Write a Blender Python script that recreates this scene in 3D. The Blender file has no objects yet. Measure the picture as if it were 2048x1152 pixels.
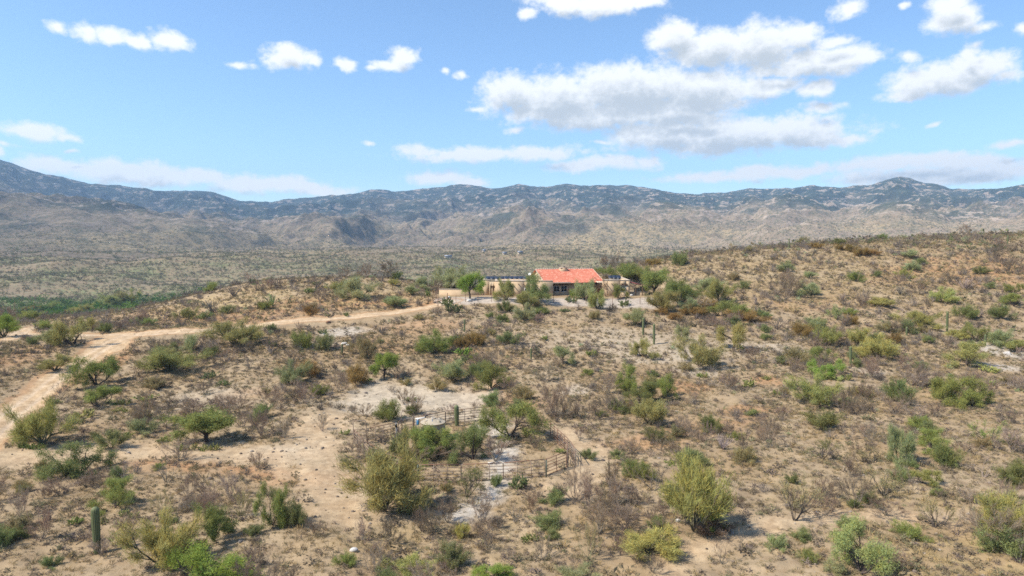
import bpy, math, random
import numpy as np
from mathutils import Vector, Matrix

R = math.radians
rng = np.random.default_rng(11)
random.seed(11)
sc = bpy.context.scene
COL = sc.collection

# ------------------------------------------------------------------ camera model
FPX, CX, CY, HOR = 1365.0, 1024.0, 576.0, 475.0
CAM = np.array([0.0, 0.0, 20.6])
PITCH = math.atan((CY - HOR) / FPX)
SUN_TO = Vector((-2.6, -0.95, 3.25)).normalized()


def ray(px, py):
    a, b = (px - CX) / FPX, (CY - py) / FPX
    c, s = math.cos(PITCH), math.sin(PITCH)
    d = np.array([a, c + b * s, -s + b * c])
    return d


# ------------------------------------------------------------------ noise
def _hash(ix, iy, seed):
    h = (ix.astype(np.int64) * 374761393 + iy.astype(np.int64) * 668265263 + seed * 974634777) & 0xFFFFFFFF
    h = ((h ^ (h >> 13)) * 1274126177) & 0xFFFFFFFF
    h = h ^ (h >> 16)
    return h


def perlin(x, y, seed=0):
    ix, iy = np.floor(x), np.floor(y)
    fx, fy = x - ix, y - iy

    def g(dx, dy):
        a = _hash(ix + dx, iy + dy, seed) / 4294967296.0 * 6.2831853
        return np.cos(a) * (fx - dx) + np.sin(a) * (fy - dy)
    u = fx * fx * fx * (fx * (fx * 6 - 15) + 10)
    v = fy * fy * fy * (fy * (fy * 6 - 15) + 10)
    a = g(0, 0) * (1 - u) + g(1, 0) * u
    b = g(0, 1) * (1 - u) + g(1, 1) * u
    return (a * (1 - v) + b * v) * 1.45


def fbm(x, y, octv=4, seed=0, gain=0.5):
    s, a, f = 0.0, 1.0, 1.0
    for o in range(octv):
        s = s + a * perlin(x * f, y * f, seed + o * 17)
        a *= gain
        f *= 2.03
    return s


def ridged(x, y, octv=4, seed=0, gain=0.5):
    s, a, f, tot = 0.0, 1.0, 1.0, 0.0
    for o in range(octv):
        s = s + a * (1 - np.abs(perlin(x * f, y * f, seed + o * 13)) * 2)
        tot += a
        a *= gain
        f *= 2.1
    return s / tot


def sstep(a, b, x):
    t = np.clip((x - a) / (b - a), 0, 1)
    return t * t * (3 - 2 * t)


# ------------------------------------------------------------------ terrain
def ctrl(px, py, Y):
    d = ray(px, py)
    k = Y / d[1]
    return CAM + d * k


CP = [ctrl(*t) for t in [
    # near flat
    (40, 1140, 41.5), (1024, 1150, 41.5), (2000, 1140, 42.0), (0, 960, 58), (500, 960, 58), (1007, 958, 58), (1500, 960, 58),
    (2048, 960, 58), (0, 850, 73), (300, 866, 72), (866, 866, 72), (1100, 866, 72), (1500, 850, 75), (2048, 846, 76),
    (1024, 790, 89), (700, 790, 89), (820, 775, 93), (400, 780, 90), (150, 770, 92), (1400, 775, 92), (1750, 770, 92), (2048, 760, 94),
    # slope to the house
    (1024, 675, 115), (1250, 675, 116), (800, 690, 112), (600, 700, 108), (420, 705, 107), (250, 672, 116), (90, 665, 126),
    (60, 655, 136), (0, 690, 112), (10, 645, 150), (500, 649, 126), (700, 632, 131), (880, 610, 139),
    (960, 596, 146), (1100, 597, 146), (1290, 601, 146), (1400, 625, 138), (1500, 645, 130), (1600, 660, 125), (1700, 690, 116),
    (1850, 700, 112), (2048, 700, 112),
    # left knoll
    (350, 640, 140), (250, 640, 148), (350, 600, 168), (420, 582, 168), (500, 566, 168), (650, 557, 168), (780, 557, 168), (850, 572, 165),
    (600, 600, 148), (750, 590, 152), (200, 628, 172), (100, 632, 180), (0, 630, 190),
    # right hill
    (1300, 590, 158), (1300, 527, 196), (1230, 536, 200), (1400, 519, 194), (1500, 508, 196), (1600, 500, 196), (1700, 491, 198),
    (1800, 486, 200), (1900, 480, 203), (2048, 471, 206), (1500, 580, 155), (1500, 545, 172), (1700, 600, 146), (1700, 545, 170),
    (1900, 610, 140), (1900, 550, 168), (2048, 620, 136), (2048, 560, 160), (2048, 515, 182), (1850, 640, 130),
    (2300, 470, 206), (2300, 620, 136), (2300, 846, 76), (-250, 850, 73), (-250, 660, 130), (-250, 632, 190),
]]
CP += [np.array(v) for v in [(0, 160, 7.9), (20, 172, 7.6), (0, 185, 5.5), (-60, 205, 5.0), (-20, 215, 1.0), (20, 225, 8.0), (60, 235, 14.0), (120, 245, 17.5), (160, 250, 19.0), (210, 250, 20.0), (160, 320, 8.0), (80, 300, 3.0), (-100, 240, -6.0), (-160, 230, -8.0),
                             (0, 0, 0), (-40, 10, 0), (40, 10, 0), (-90, 20, 0), (90, 20, 0), (0, -60, 0), (-120, -40, 0), (120, -40, 0),
                             (-25, 30, 0.1), (25, 30, 0)]]
CP = np.array(CP)
_P, _Z = CP[:, :2], CP[:, 2]


def _phi(d2):
    return np.sqrt(d2 + 10.0 ** 2)


_n = len(CP)
_A = np.zeros((_n + 3, _n + 3))
_A[:_n, :_n] = _phi(((_P[:, None] - _P[None]) ** 2).sum(-1)) - 0.9 * np.eye(_n)
_A[:_n, _n] = 1
_A[:_n, _n + 1:] = _P
_A[_n:, :_n] = _A[:_n, _n:].T
_w = np.linalg.solve(_A, np.concatenate([_Z, [0, 0, 0]]))


def near_raw(x, y):
    sh = x.shape
    x, y = x.ravel(), y.ravel()
    out = np.empty_like(x)
    for i in range(0, len(x), 40000):
        q = np.stack([x[i:i + 40000], y[i:i + 40000]], 1)
        d2 = ((q[:, None] - _P[None]) ** 2).sum(-1)
        out[i:i + 40000] = _phi(d2) @ _w[:_n] + _w[_n] + q @ _w[_n + 1:]
    return out.reshape(sh)


# grid cache of the near ground
GX0, GY0, GS = -330.0, -70.0, 1.0
_gx = np.arange(GX0, 331, GS)
_gy = np.arange(GY0, 361, GS)
_GX, _GY = np.meshgrid(_gx, _gy)
_GZ = near_raw(_GX, _GY)
HZ = 7.75                        # level of the house yard
_pad = (1 - sstep(0, 9, np.maximum(np.maximum(-17 - _GX, _GX - 31), np.maximum(147.5 - _GY, _GY - 172))))
_GZ = _GZ * (1 - _pad) + HZ * _pad


def bil(x, y):
    u = np.clip((x - GX0) / GS, 0, len(_gx) - 1.001)
    v = np.clip((y - GY0) / GS, 0, len(_gy) - 1.001)
    iu, iv = u.astype(int), v.astype(int)
    fu, fv = u - iu, v - iv
    return (_GZ[iv, iu] * (1 - fu) * (1 - fv) + _GZ[iv, iu + 1] * fu * (1 - fv) + _GZ[iv + 1, iu] * (1 - fu) * fv + _GZ[iv + 1, iu + 1] * fu * fv)


SKY = [(-700, 330), (-400, 300), (-200, 290), (0, 320), (40, 335), (90, 347), (130, 355), (180, 367), (230, 370), (280, 375), (330, 383), (390, 380), (430, 387), (480, 400), (540, 405),
       (570, 398), (600, 397), (640, 393), (700, 388), (745, 379), (790, 382), (850, 378), (900, 371), (935, 368), (975, 376), (1000, 374),
       (1040, 369), (1090, 375), (1130, 367), (1180, 372), (1250, 369), (1300, 377), (1350, 385), (1395, 389), (1450, 383), (1510, 376),
       (1560, 378), (1620, 372), (1680, 375), (1740, 368), (1780, 357), (1800, 354), (1825, 358), (1850, 365), (1900, 376), (1950, 380), (2000, 376),
       (2048, 369), (2150, 355), (2300, 370), (2700, 390)]
_saz, _sel = [], []
for _px, _py in SKY:
    _d = ray(_px, _py)
    _saz.append(math.atan2(_d[0], _d[1]))
    _sel.append(_d[2] / math.hypot(_d[0], _d[1]))
_sk = np.linspace(-0.75, 0.75, 900)
_se = np.interp(_sk, _saz, _sel) + fbm(_sk * 28, _sk * 0, 4, 151, 0.6) * 0.0022
_saz = [-1.6] + list(_sk) + [1.6]
_sel = [_sel[0]] + list(_se) + [_sel[-1]]
R0, R1, R2 = 1000.0, 4600.0, 5400.0


def far_h(x, y, az, r):
    """valley floor, bajada and mountain range, before the skyline fit"""
    zz = np.interp(r, [0, 150, 250, 400, 560, 700, 850, 1000], [8, 3, -7, -22, -29, -24, -13, -1.5])
    zz = zz + fbm(x / 130, y / 130, 4, 5) * (3.0 * sstep(200, 500, r) + 5.0 * sstep(560, 800, r))
    t = np.clip((r - R0) / (R1 - R0), 0, 1)
    E = np.interp(az, _saz, _sel)
    e0 = -0.0221
    g = 0.55 * t + 0.45 * sstep(0, 1, t) 
    m = 20.6 + (e0 + (E - e0) * g) * r
    wx = x + fbm(x / 500, y / 500, 2, 31) * 160
    wy = y + fbm(x / 500 + 9, y / 500, 2, 33) * 160
    rd = ridged(wx / 800, wy / 1150, 5, 41, 0.36) - 0.55
    env = sstep(0.02, 0.35, t) * (1 - 0.55 * sstep(0.8, 1.0, t))
    m = m + rd * 165 * env + fbm(x / 70, y / 70, 4, 77, 0.6) * 7 * env + (ridged(wx / 270, wy / 350, 3, 47, 0.45) - 0.5) * 60 * env + (ridged(x / 120, y / 150, 3, 49, 0.5) - 0.5) * 22 * env

    def hill(px, rr, z, sx, sy, rot=0.0):
        d = ray(px, HOR)
        c = np.array([d[0], d[1]]) / math.hypot(d[0], d[1]) * rr
        ux, uy = x - c[0], y - c[1]
        cx_, sy_ = math.cos(rot), math.sin(rot)
        a, b = ux * cx_ + uy * sy_, -ux * sy_ + uy * cx_
        w = fbm(x / 210, y / 210, 4, int(px)) * 0.35 + ridged(x / 260, y / 260, 3, int(px) + 3) * 0.25
        return z * np.exp(-(np.abs(a / sx) ** 2.2 + np.abs(b / sy) ** 2)) * (1 + w * 0.6)
    hl = (hill(100, 2000, 82, 310, 330) + hill(-80, 2300, 100, 330, 400) + hill(330, 1850, 28, 220, 300) + hill(1085, 2300, 66, 160, 240) + hill(1250, 2400, 95, 210, 280) + hill(1430, 2250, 66, 240, 240)
          + hill(1545, 2900, 110, 180, 220) + hill(1660, 2700, 70, 210, 220) + hill(690, 2400, 52, 230, 280) + hill(900, 2000, 36, 220, 240) + hill(1880, 2400, 60, 250, 250) + hill(520, 2150, 30, 180, 220))
    m = m + hl
    cap = 20.6 + (e0 + (E - e0) * (0.48 + 0.52 * t)) * r + fbm(x / 90, y / 90, 3, 79) * 9 + (ridged(wx / 330, wy / 420, 4, 83, 0.45) - 0.5) * 110 * sstep(0.15, 0.4, t) * (1 - 0.75 * sstep(0.8, 1.0, t))
    kk = 40.0
    m = np.where(t > 0.02, -kk * np.log(np.exp(np.clip(-m / kk, -60, 60)) + np.exp(np.clip(-cap / kk, -60, 60))) + kk * 0.25, m)
    k = sstep(0, 1, (r - R0) / 160)
    z = np.where(r < R0, zz, zz * (1 - k) + m * k)
    back = np.clip((r - R1) / (R2 - R1), 0, 1)
    return z - back * 500, t


def height(x, y, micro=True):
    r = np.hypot(x, y)
    az = np.arctan2(x, y)
    near = bil(x, y)
    far, _t = far_h(x, y, az, r)
    # the knoll and right hill end behind their crests
    a0 = 205 + 95 * sstep(0.12, 0.42, az)
    b = sstep(0, 120, r - a0)
    z = near * (1 - b) + np.minimum(far, near + 60) * b
    if micro:
        f = 1 - sstep(150, 300, r)
        z = z + f * (fbm(x / 9.0, y / 9.0, 3, 3) * 0.30 + fbm(x / 1.6, y / 1.6, 3, 8) * 0.07) * (0.25 + 0.75 * (1 - pad_w(x, y)))
    return z


def pad_w(x, y):
    return 1 - sstep(0, 6, np.maximum(np.maximum(-17 - x, x - 31), np.maximum(147.5 - y, y - 172)))


def ground(px, py, rmax=700):
    """the point where the sight line through a pixel meets the ground"""
    d = ray(px, py)
    s = np.concatenate([np.arange(25, 260, 0.25), np.arange(260, rmax, 2.0)])
    P = CAM[None] + d[None] * s[:, None]
    hh = height(P[:, 0], P[:, 1])
    i = np.argmax(P[:, 2] < hh)
    if P[i, 2] >= hh[i]:
        dd = P[:, 2] - hh
        dd[s < 90] = 1e9
        dd[s > 260] = 1e9
        i = int(np.argmin(dd))
    return np.array([P[i, 0], P[i, 1], hh[i]])


def gz(x, y):
    return float(height(np.array([float(x)]), np.array([float(y)]))[0])


# ------------------------------------------------------------------ mesh helpers
def np_mesh(name, V, F, mat=None, smooth=False, attrs=None):
    """V (n,3); F list of int arrays (m,k)"""
    if not isinstance(F, list):
        F = [F]
    F = [np.asarray(f, dtype=np.int32) for f in F if len(f)]
    me = bpy.data.meshes.new(name)
    V = np.asarray(V, dtype=np.float32)
    me.vertices.add(len(V))
    me.vertices.foreach_set('co', V.ravel())
    nl = sum(f.size for f in F)
    npoly = sum(len(f) for f in F)
    me.loops.add(nl)
    me.polygons.add(npoly)
    me.loops.foreach_set('vertex_index', np.concatenate([f.ravel() for f in F]))
    tot = np.concatenate([np.full(len(f), f.shape[1], np.int32) for f in F])
    st = np.concatenate([[0], np.cumsum(tot)[:-1]]).astype(np.int32)
    me.polygons.foreach_set('loop_start', st)
    me.polygons.foreach_set('loop_total', tot)
    me.update(calc_edges=True)
    if smooth:
        me.polygons.foreach_set('use_smooth', np.ones(npoly, bool))
    if attrs:
        for k, (dom, arr) in attrs.items():
            arr = np.asarray(arr, np.float32)
            if arr.ndim == 1:
                a = me.attributes.new(k, 'FLOAT', dom)
                a.data.foreach_set('value', arr)
            else:
                a = me.attributes.new(k, 'FLOAT_COLOR', dom)
                if arr.shape[1] == 3:
                    arr = np.concatenate([arr, np.ones((len(arr), 1), np.float32)], 1)
                a.data.foreach_set('color', arr.ravel())
    if mat:
        me.materials.append(mat)
    return me


def link(name, data, parent=None, loc=None, rot=None, scale=None):
    o = bpy.data.objects.new(name, data)
    COL.objects.link(o)
    if parent is not None:
        o.parent = parent
    if loc is not None:
        o.location = loc
    if rot is not None:
        o.rotation_euler = rot
    if scale is not None:
        o.scale = scale
    return o


def tag(o, label=None, cat=None, group=None, kind=None):
    if label:
        o['label'] = label
    if cat:
        o['category'] = cat
    if group:
        o['group'] = group
    if kind:
        o['kind'] = kind
    return o


class MB:
    """collects boxes, tubes and lathes, then becomes one mesh"""

    def __init__(s):
        s.v, s.q, s.t, s.n = [], [], [], 0

    def add(s, v, q=(), t=()):
        v = np.asarray(v, float).reshape(-1, 3)
        s.v.append(v)
        if len(q):
            s.q.append(np.asarray(q) + s.n)
        if len(t):
            s.t.append(np.asarray(t) + s.n)
        s.n += len(v)
        return s

    def box(s, x0, x1, y0, y1, z0, z1, M=None):
        v = np.array([(x, y, z) for z in (z0, z1) for y in (y0, y1) for x in (x0, x1)], float)
        if M is not None:
            v = v @ np.array(M.to_3x3()).T + np.array(M.translation)
        return s.add(v, [(0, 2, 3, 1), (4, 5, 7, 6), (0, 1, 5, 4), (2, 6, 7, 3), (0, 4, 6, 2), (1, 3, 7, 5)])

    def tube(s, pts, rad, sides=6, caps=True, closed=False):
        pts = np.asarray(pts, float)
        n = len(pts)
        rad = np.full(n, rad, float) if np.isscalar(rad) else np.asarray(rad, float)
        if closed:
            tg = np.roll(pts, -1, 0) - np.roll(pts, 1, 0)
        else:
            tg = np.gradient(pts, axis=0)
        tg /= np.linalg.norm(tg, axis=1)[:, None] + 1e-9
        up = np.array([0, 0, 1.0]) if abs(tg[0, 2]) < 0.9 else np.array([1.0, 0, 0])
        rings = []
        for i in range(n):
            a = np.cross(tg[i], up)
            na = np.linalg.norm(a)
            a = a / na if na > 1e-4 else np.array([1.0, 0, 0])
            b = np.cross(a, tg[i])
            up = b
            th = np.arange(sides) / sides * 2 * math.pi
            rings.append(pts[i] + rad[i] * (np.cos(th)[:, None] * a + np.sin(th)[:, None] * b))
        q = []
        m = n if closed else n - 1
        for i in range(m):
            j = (i + 1) % n
            for k in range(sides):
                l = (k + 1) % sides
                q.append((i * sides + k, i * sides + l, j * sides + l, j * sides + k))
        t = []
        if caps and not closed:
            for k in range(1, sides - 1):
                t.append((0, k + 1, k))
                o = (n - 1) * sides
                t.append((o, o + k, o + k + 1))
        return s.add(np.concatenate(rings), q, t)

    def lathe(s, prof, sides=24, c=(0, 0, 0)):
        th = np.arange(sides) / sides * 2 * math.pi
        v = np.concatenate([np.stack([r * np.cos(th), r * np.sin(th), np.full(sides, z)], 1) for r, z in prof]) + np.array(c)
        q = [(i * sides + k, i * sides + (k + 1) % sides, (i + 1) * sides + (k + 1) % sides, (i + 1) * sides + k) for i in range(len(prof) - 1) for k in range(sides)]
        return s.add(v, q)

    def mesh(s, name, mat=None, smooth=False, attrs=None):
        F = []
        if s.q:
            F.append(np.concatenate(s.q))
        if s.t:
            F.append(np.concatenate(s.t))
        return np_mesh(name, np.concatenate(s.v), F, mat, smooth, attrs)

    def obj(s, name, mat=None, parent=None, smooth=False, loc=None, rot=None):
        return link(name, s.mesh(name, mat, smooth), parent, loc, rot)


# ------------------------------------------------------------------ materials
class NT:
    def __init__(s, tree):
        s.t = tree
        s.n = tree.nodes
        s.l = tree.links

    def node(s, typ, ins=None, **kw):
        n = s.n.new(typ)
        for k, v in kw.items():
            setattr(n, k, v)
        for k, v in (ins or {}).items():
            sock = n.inputs[k]
            if isinstance(v, bpy.types.NodeSocket):
                s.l.new(v, sock)
            else:
                sock.default_value = v
        return n

    def math(s, op, a, b=0.0, c=0.0, clamp=False):
        n = s.node('ShaderNodeMath', {0: a, 1: b, 2: c}, operation=op)
        n.use_clamp = clamp
        return n.outputs[0]

    def vmath(s, op, a, b=None, c=None):
        ins = {0: a}
        if b is not None:
            ins[1] = b
        if c is not None:
            ins[2] = c
        n = s.node('ShaderNodeVectorMath', ins, operation=op)
        return n

    def mix(s, fac, a, b, blend='MIX'):
        n = s.node('ShaderNodeMix', data_type='RGBA', blend_type=blend)
        for i, v in ((0, fac), (6, a), (7, b)):
            if isinstance(v, bpy.types.NodeSocket):
                s.l.new(v, n.inputs[i])
            elif i == 0:
                n.inputs[0].default_value = v
            else:
                n.inputs[i].default_value = (*v, 1.0)[:4]
        return n.outputs[2]

    def ss(s, x, a, b):
        n = s.node('ShaderNodeMapRange', {0: x, 1: a, 2: b, 3: 0.0, 4: 1.0}, interpolation_type='SMOOTHSTEP')
        return n.outputs[0]

    def noise(s, vec, scale, detail=4.0, rough=0.55, dist=0.0):
        n = s.node('ShaderNodeTexNoise', {'Vector': vec, 'Scale': scale, 'Detail': detail, 'Roughness': rough, 'Distortion': dist})
        return n.outputs[0]

    def attr(s, name):
        return s.node('ShaderNodeAttribute', attribute_name=name)


def new_mat(name):
    m = bpy.data.materials.new(name)
    m.use_nodes = True
    m.node_tree.nodes.clear()
    nt = NT(m.node_tree)
    out = nt.node('ShaderNodeOutputMaterial')
    return m, nt, out


def simple_mat(name, col, rough=0.8, var=0.25, scale=6.0, metal=0.0, bump=0.0, col2=None):
    m, nt, out = new_mat(name)
    tc = nt.node('ShaderNodeTexCoord').outputs['Object']
    n = nt.noise(tc, scale, 5.0, 0.6)
    c2 = col2 or tuple(c * (1 - var) for c in col)
    c = nt.mix(nt.ss(n, 0.35, 0.65), col, c2)
    p = nt.node('ShaderNodeBsdfPrincipled', {'Base Color': c, 'Roughness': rough, 'Metallic': metal})
    if bump:
        b = nt.node('ShaderNodeBump', {'Height': nt.noise(tc, scale * 4, 4.0), 'Strength': bump, 'Distance': 0.05})
        nt.l.new(b.outputs[0], p.inputs['Normal'])
    nt.l.new(p.outputs[0], out.inputs[0])
    return m


def leaf_mat():
    m, nt, out = new_mat('foliage')
    col = nt.node('ShaderNodeObjectInfo').outputs['Color']
    tint = nt.attr('tint').outputs['Fac']
    hue = nt.attr('hue').outputs['Fac']
    warm = nt.mix(1.0, col, (1.35, 1.0, 0.65), 'MULTIPLY')
    c = nt.mix(hue, col, warm)
    c = nt.mix(1.0, c, nt.node('ShaderNodeCombineColor', {0: tint, 1: tint, 2: tint}).outputs[0], 'MULTIPLY')
    d = nt.node('ShaderNodeBsdfDiffuse', {'Color': c, 'Roughness': 0.9})
    t = nt.node('ShaderNodeBsdfTranslucent', {'Color': c})
    mx = nt.node('ShaderNodeMixShader', {0: 0.42, 1: d.outputs[0], 2: t.outputs[0]})
    nt.l.new(mx.outputs[0], out.inputs[0])
    return m


def color_attr_mat(name, trans=0.25):
    m, nt, out = new_mat(name)
    c = nt.attr('Col').outputs['Color']
    d = nt.node('ShaderNodeBsdfDiffuse', {'Color': c, 'Roughness': 0.9})
    t = nt.node('ShaderNodeBsdfTranslucent', {'Color': c})
    mx = nt.node('ShaderNodeMixShader', {0: trans, 1: d.outputs[0], 2: t.outputs[0]})
    nt.l.new(mx.outputs[0], out.inputs[0])
    return m


def bark_mat():
    m, nt, out = new_mat('bark')
    col = nt.node('ShaderNodeObjectInfo').outputs['Color']
    tc = nt.node('ShaderNodeNewGeometry').outputs['Position']
    n = nt.noise(tc, 9.0, 4.0, 0.6)
    c = nt.mix(nt.ss(n, 0.3, 0.7), (0.75, 0.75, 0.75), (1.35, 1.3, 1.25))
    c = nt.mix(1.0, col, c, 'MULTIPLY')
    p = nt.node('ShaderNodeBsdfDiffuse', {'Color': c, 'Roughness': 0.9})
    nt.l.new(p.outputs[0], out.inputs[0])
    return m


M_LEAF, M_BARK = leaf_mat(), bark_mat()
M_STUFF = color_attr_mat('scrub')
# ------------------------------------------------------------------ ground channels (roads, bare soil, red soil ...)
def gpx(pts):
    return [ground(px, py)[:2] for px, py in pts]


ROADS = [  # pixel polyline, width in metres, channel, softness
    ([(-60, 905), (0, 850), (60, 800), (130, 745), (185, 708), (222, 684), (262, 668)], 4.2, 'road', 0.9),
    ([(180, 669), (262, 668), (400, 660), (520, 649), (640, 637), (740, 629), (820, 619), (880, 609), (905, 601)], 3.8, 'road', 0.8),
    ([(210, 700), (225, 680), (240, 670)], 6.0, 'road', 1.0),
    ([(20, 676), (38, 664), (60, 655), (92, 650)], 3.2, 'road', 0.8),
    ([(38, 664), (70, 668), (120, 670), (180, 669)], 3.0, 'road', 0.8),
    ([(905, 601), (960, 599), (1050, 601), (1150, 603), (1290, 605), (1310, 603)], 6.5, 'drive', 1.2),
    ([(-40, 915), (60, 912), (200, 902), (330, 900), (440, 905), (560, 915), (640, 945), (680, 985), (690, 1030)], 4.2, 'sand', 2.2),
    ([(300, 925), (450, 935), (600, 955), (680, 960)], 2.2, 'orange', 1.5),
    ([(640, 840), (625, 900), (640, 940)], 4.5, 'sand', 2.0),
    ([(2100, 1042), (1950, 1034), (1800, 1037), (1650, 1036), (1560, 1045), (1480, 1068), (1400, 1100), (1340, 1140)], 2.0, 'sand', 1.1),
    ([(1140, 870), (1175, 900), (1180, 940), (1120, 985)], 3.0, 'sand', 2.0),
    ([(985, 850), (1005, 890), (1002, 940), (985, 985), (955, 1020), (925, 1040)], 1.5, 'white', 1.0),
]
BLOBS = [  # channel, px, py, rx, ry (metres), strength
    ('pale', 815, 798, 11.5, 11, 1.0), ('pale', 900, 808, 7, 6, 0.9), ('pale', 870, 835, 8, 3, 0.8), ('pale', 560, 905, 4.5, 4, 0.9), ('pale', 735, 800, 4, 5, 0.6), ('pale', 690, 850, 3, 4, 0.4),
    ('white', 1010, 905, 2.4, 3.4, 1.0), ('white', 985, 855, 3.0, 2.0, 0.7), ('white', 930, 1035, 3.0, 1.6, 0.5), ('white', 2020, 705, 6, 5, 0.8), ('white', 1955, 692, 4, 4, 0.5), ('white', 2000, 735, 4, 3, 0.7),
    ('white', 1390, 745, 4, 3, 0.4), ('white', 1375, 715, 2.5, 5, 0.35), ('white', 1290, 715, 6, 3, 0.2), ('white', 690, 665, 5, 4, 0.75), ('white', 650, 690, 4, 3, 0.5), ('white', 1150, 780, 3, 3, 0.5),
    ('white', 1740, 742, 3, 3, 0.4), ('white', 1550, 700, 6, 4, 0.25), ('pale', 1330, 690, 16, 12, 0.6), ('pale', 1200, 680, 14, 8, 0.5), ('pale', 1500, 700, 10, 8, 0.5), ('pale', 420, 800, 8, 6, 0.5),
    ('orange', 500, 630, 18, 10, 0.85), ('orange', 640, 614, 18, 10, 0.85), ('orange', 800, 602, 9, 8, 0.8), ('orange', 865, 605, 4, 4, 1.0), ('orange', 400, 636, 15, 9, 0.85), ('orange', 280, 630, 10, 6, 0.5),
    ('orange', 210, 735, 2.5, 7, 0.9), ('orange', 150, 760, 2, 6, 0.8), ('orange', 10, 720, 5, 6, 0.8), ('orange', 60, 700, 5, 4, 0.5), ('orange', 750, 690, 8, 8, 0.4), ('orange', 860, 650, 10, 6, 0.6), ('orange', 920, 690, 5, 6, 0.4),
    ('orange', 960, 775, 5, 4, 0.7), ('orange', 985, 800, 5, 4, 0.7), ('orange', 1060, 805, 4, 4, 0.5), ('orange', 1360, 775, 5, 3, 0.9), ('orange', 1490, 825, 4, 4, 0.9), ('orange', 1440, 850, 6, 3, 0.6), ('orange', 1540, 760, 3, 4, 0.9), ('orange', 1290, 885, 6, 3, 0.7), ('orange', 1350, 870, 5, 3, 0.5),
    ('orange', 490, 790, 4, 3, 0.6), ('orange', 1970, 540, 30, 18, 0.9), ('orange', 1850, 560, 20, 10, 0.5), ('orange', 1640, 610, 16, 8, 0.35), ('orange', 330, 935, 3, 1.5, 0.5), ('orange', 1480, 640, 10, 5, 0.35),
    ('straw', 1960, 1120, 6, 4, 1.0), ('straw', 1850, 1140, 5, 3, 0.7), ('straw', 450, 610, 26, 16, 0.9), ('straw', 350, 655, 14, 5, 0.9), ('straw', 700, 595, 28, 16, 0.8), ('straw', 1600, 540, 60, 40, 0.6), ('straw', 1900, 500, 60, 30, 0.5),
    ('straw', 1750, 990, 9, 3, 0.7), ('straw', 1650, 960, 6, 3, 0.5), ('straw', 1880, 1010, 8, 3, 0.5), ('straw', 780, 1080, 6, 3, 0.5), ('straw', 1000, 1070, 7, 3, 0.5), ('straw', 420, 1060, 4, 3, 0.4),
]
_roads = [(np.array(gpx(p)), w, c, s) for p, w, c, s in ROADS]
_blobs = [(c, *ground(px, py)[:2], rx, ry, st) for c, px, py, rx, ry, st in BLOBS]


def polydist(x, y, P):
    best = np.full(x.shape, 1e9)
    side = np.zeros(x.shape)
    for a, b in zip(P[:-1], P[1:]):
        d = b - a
        L2 = (d ** 2).sum() + 1e-9
        t = np.clip(((x - a[0]) * d[0] + (y - a[1]) * d[1]) / L2, 0, 1)
        ex, ey = x - (a[0] + t * d[0]), y - (a[1] + t * d[1])
        dd = np.hypot(ex, ey)
        sgn = np.sign(d[0] * ey - d[1] * ex)
        m = dd < best
        side = np.where(m, dd * sgn, side)
        best = np.where(m, dd, best)
    return best, side


def channels(x, y):
    ch = {k: np.zeros(x.shape) for k in ('road', 'drive', 'sand', 'pale', 'white', 'orange', 'straw', 'rut')}
    n1 = fbm(x / 2.5, y / 2.5, 3, 21)
    n2 = fbm(x / 7, y / 7, 3, 22)
    for P, w, c, s in _roads:
        d, sd = polydist(x, y, P)
        v = 1 - sstep(w / 2 - s * 0.5, w / 2 + s, d + n1 * s * 0.7)
        ch[c] = np.maximum(ch[c], v)
        if c == 'road' and w < 5:
            ch['rut'] = np.maximum(ch['rut'], v * np.exp(-((np.abs(sd) - 0.8) / 0.3) ** 2))
    for c, bx, by, rx, ry, st in _blobs:
        q = np.sqrt(((x - bx) / rx) ** 2 + ((y - by) / ry) ** 2)
        v = (1 - sstep(0.45, 1.15, q + n2 * 0.35 + n1 * 0.15)) * st
        ch[c] = np.maximum(ch[c], v)
    return ch


# ------------------------------------------------------------------ terrain sheets
FINE = R(42)
az = [0.0]
st = 0.0021
while az[-1] < FINE:
    az.append(az[-1] + st)
while az[-1] < math.pi - 0.06:
    st = min(st * 1.18, 0.12)
    az.append(az[-1] + st)
az = np.array(az[:-1] + [math.pi])
az = np.concatenate([-az[::-1], az[1:]])
r_near = np.exp(np.linspace(math.log(2.0), math.log(34.0), 60))
r_mid = np.exp(np.linspace(math.log(34.0), math.log(R0), 640))[1:]
r_far = np.concatenate([np.linspace(R0, R1, 460), np.linspace(R1, R2, 12)[1:]])
rr = np.concatenate([r_near, r_mid])

AZ, RR = np.meshgrid(az, rr)
X, Y = RR * np.sin(AZ), RR * np.cos(AZ)
Z = height(X, Y)
nearm = RR < 330
chv = {k: np.zeros(X.shape) for k in ('road', 'drive', 'sand', 'pale', 'white', 'orange', 'straw', 'rut')}
cc = channels(X[nearm], Y[nearm])
for k in chv:
    chv[k][nearm] = cc[k]
Z = Z - 0.10 * chv['road'] - 0.05 * chv['rut'] - 0.04 * chv['sand']
# green river band and valley vegetation
val = sstep(190, 330, RR)
band = np.exp(-((RR - 520 - fbm(X / 150, Y / 150, 2, 61) * 60) / 130) ** 2)
green = np.clip(val * (band * 0.9 * sstep(0.0, -0.35, AZ + 0.05) + 0.08 + 0.45 * fbm(X / 60, Y / 60, 3, 62)), 0, 1)
for P in (((-0.9, 800), (-0.4, 730), (0.1, 900)), ((-0.1, 930), (0.3, 930))):
    pass
green = np.clip(green + 0.3 * np.exp(-((RR - 830) / 70) ** 2) * (0.5 + fbm(X / 90, Y / 60, 2, 66)), 0, 1)


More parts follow.
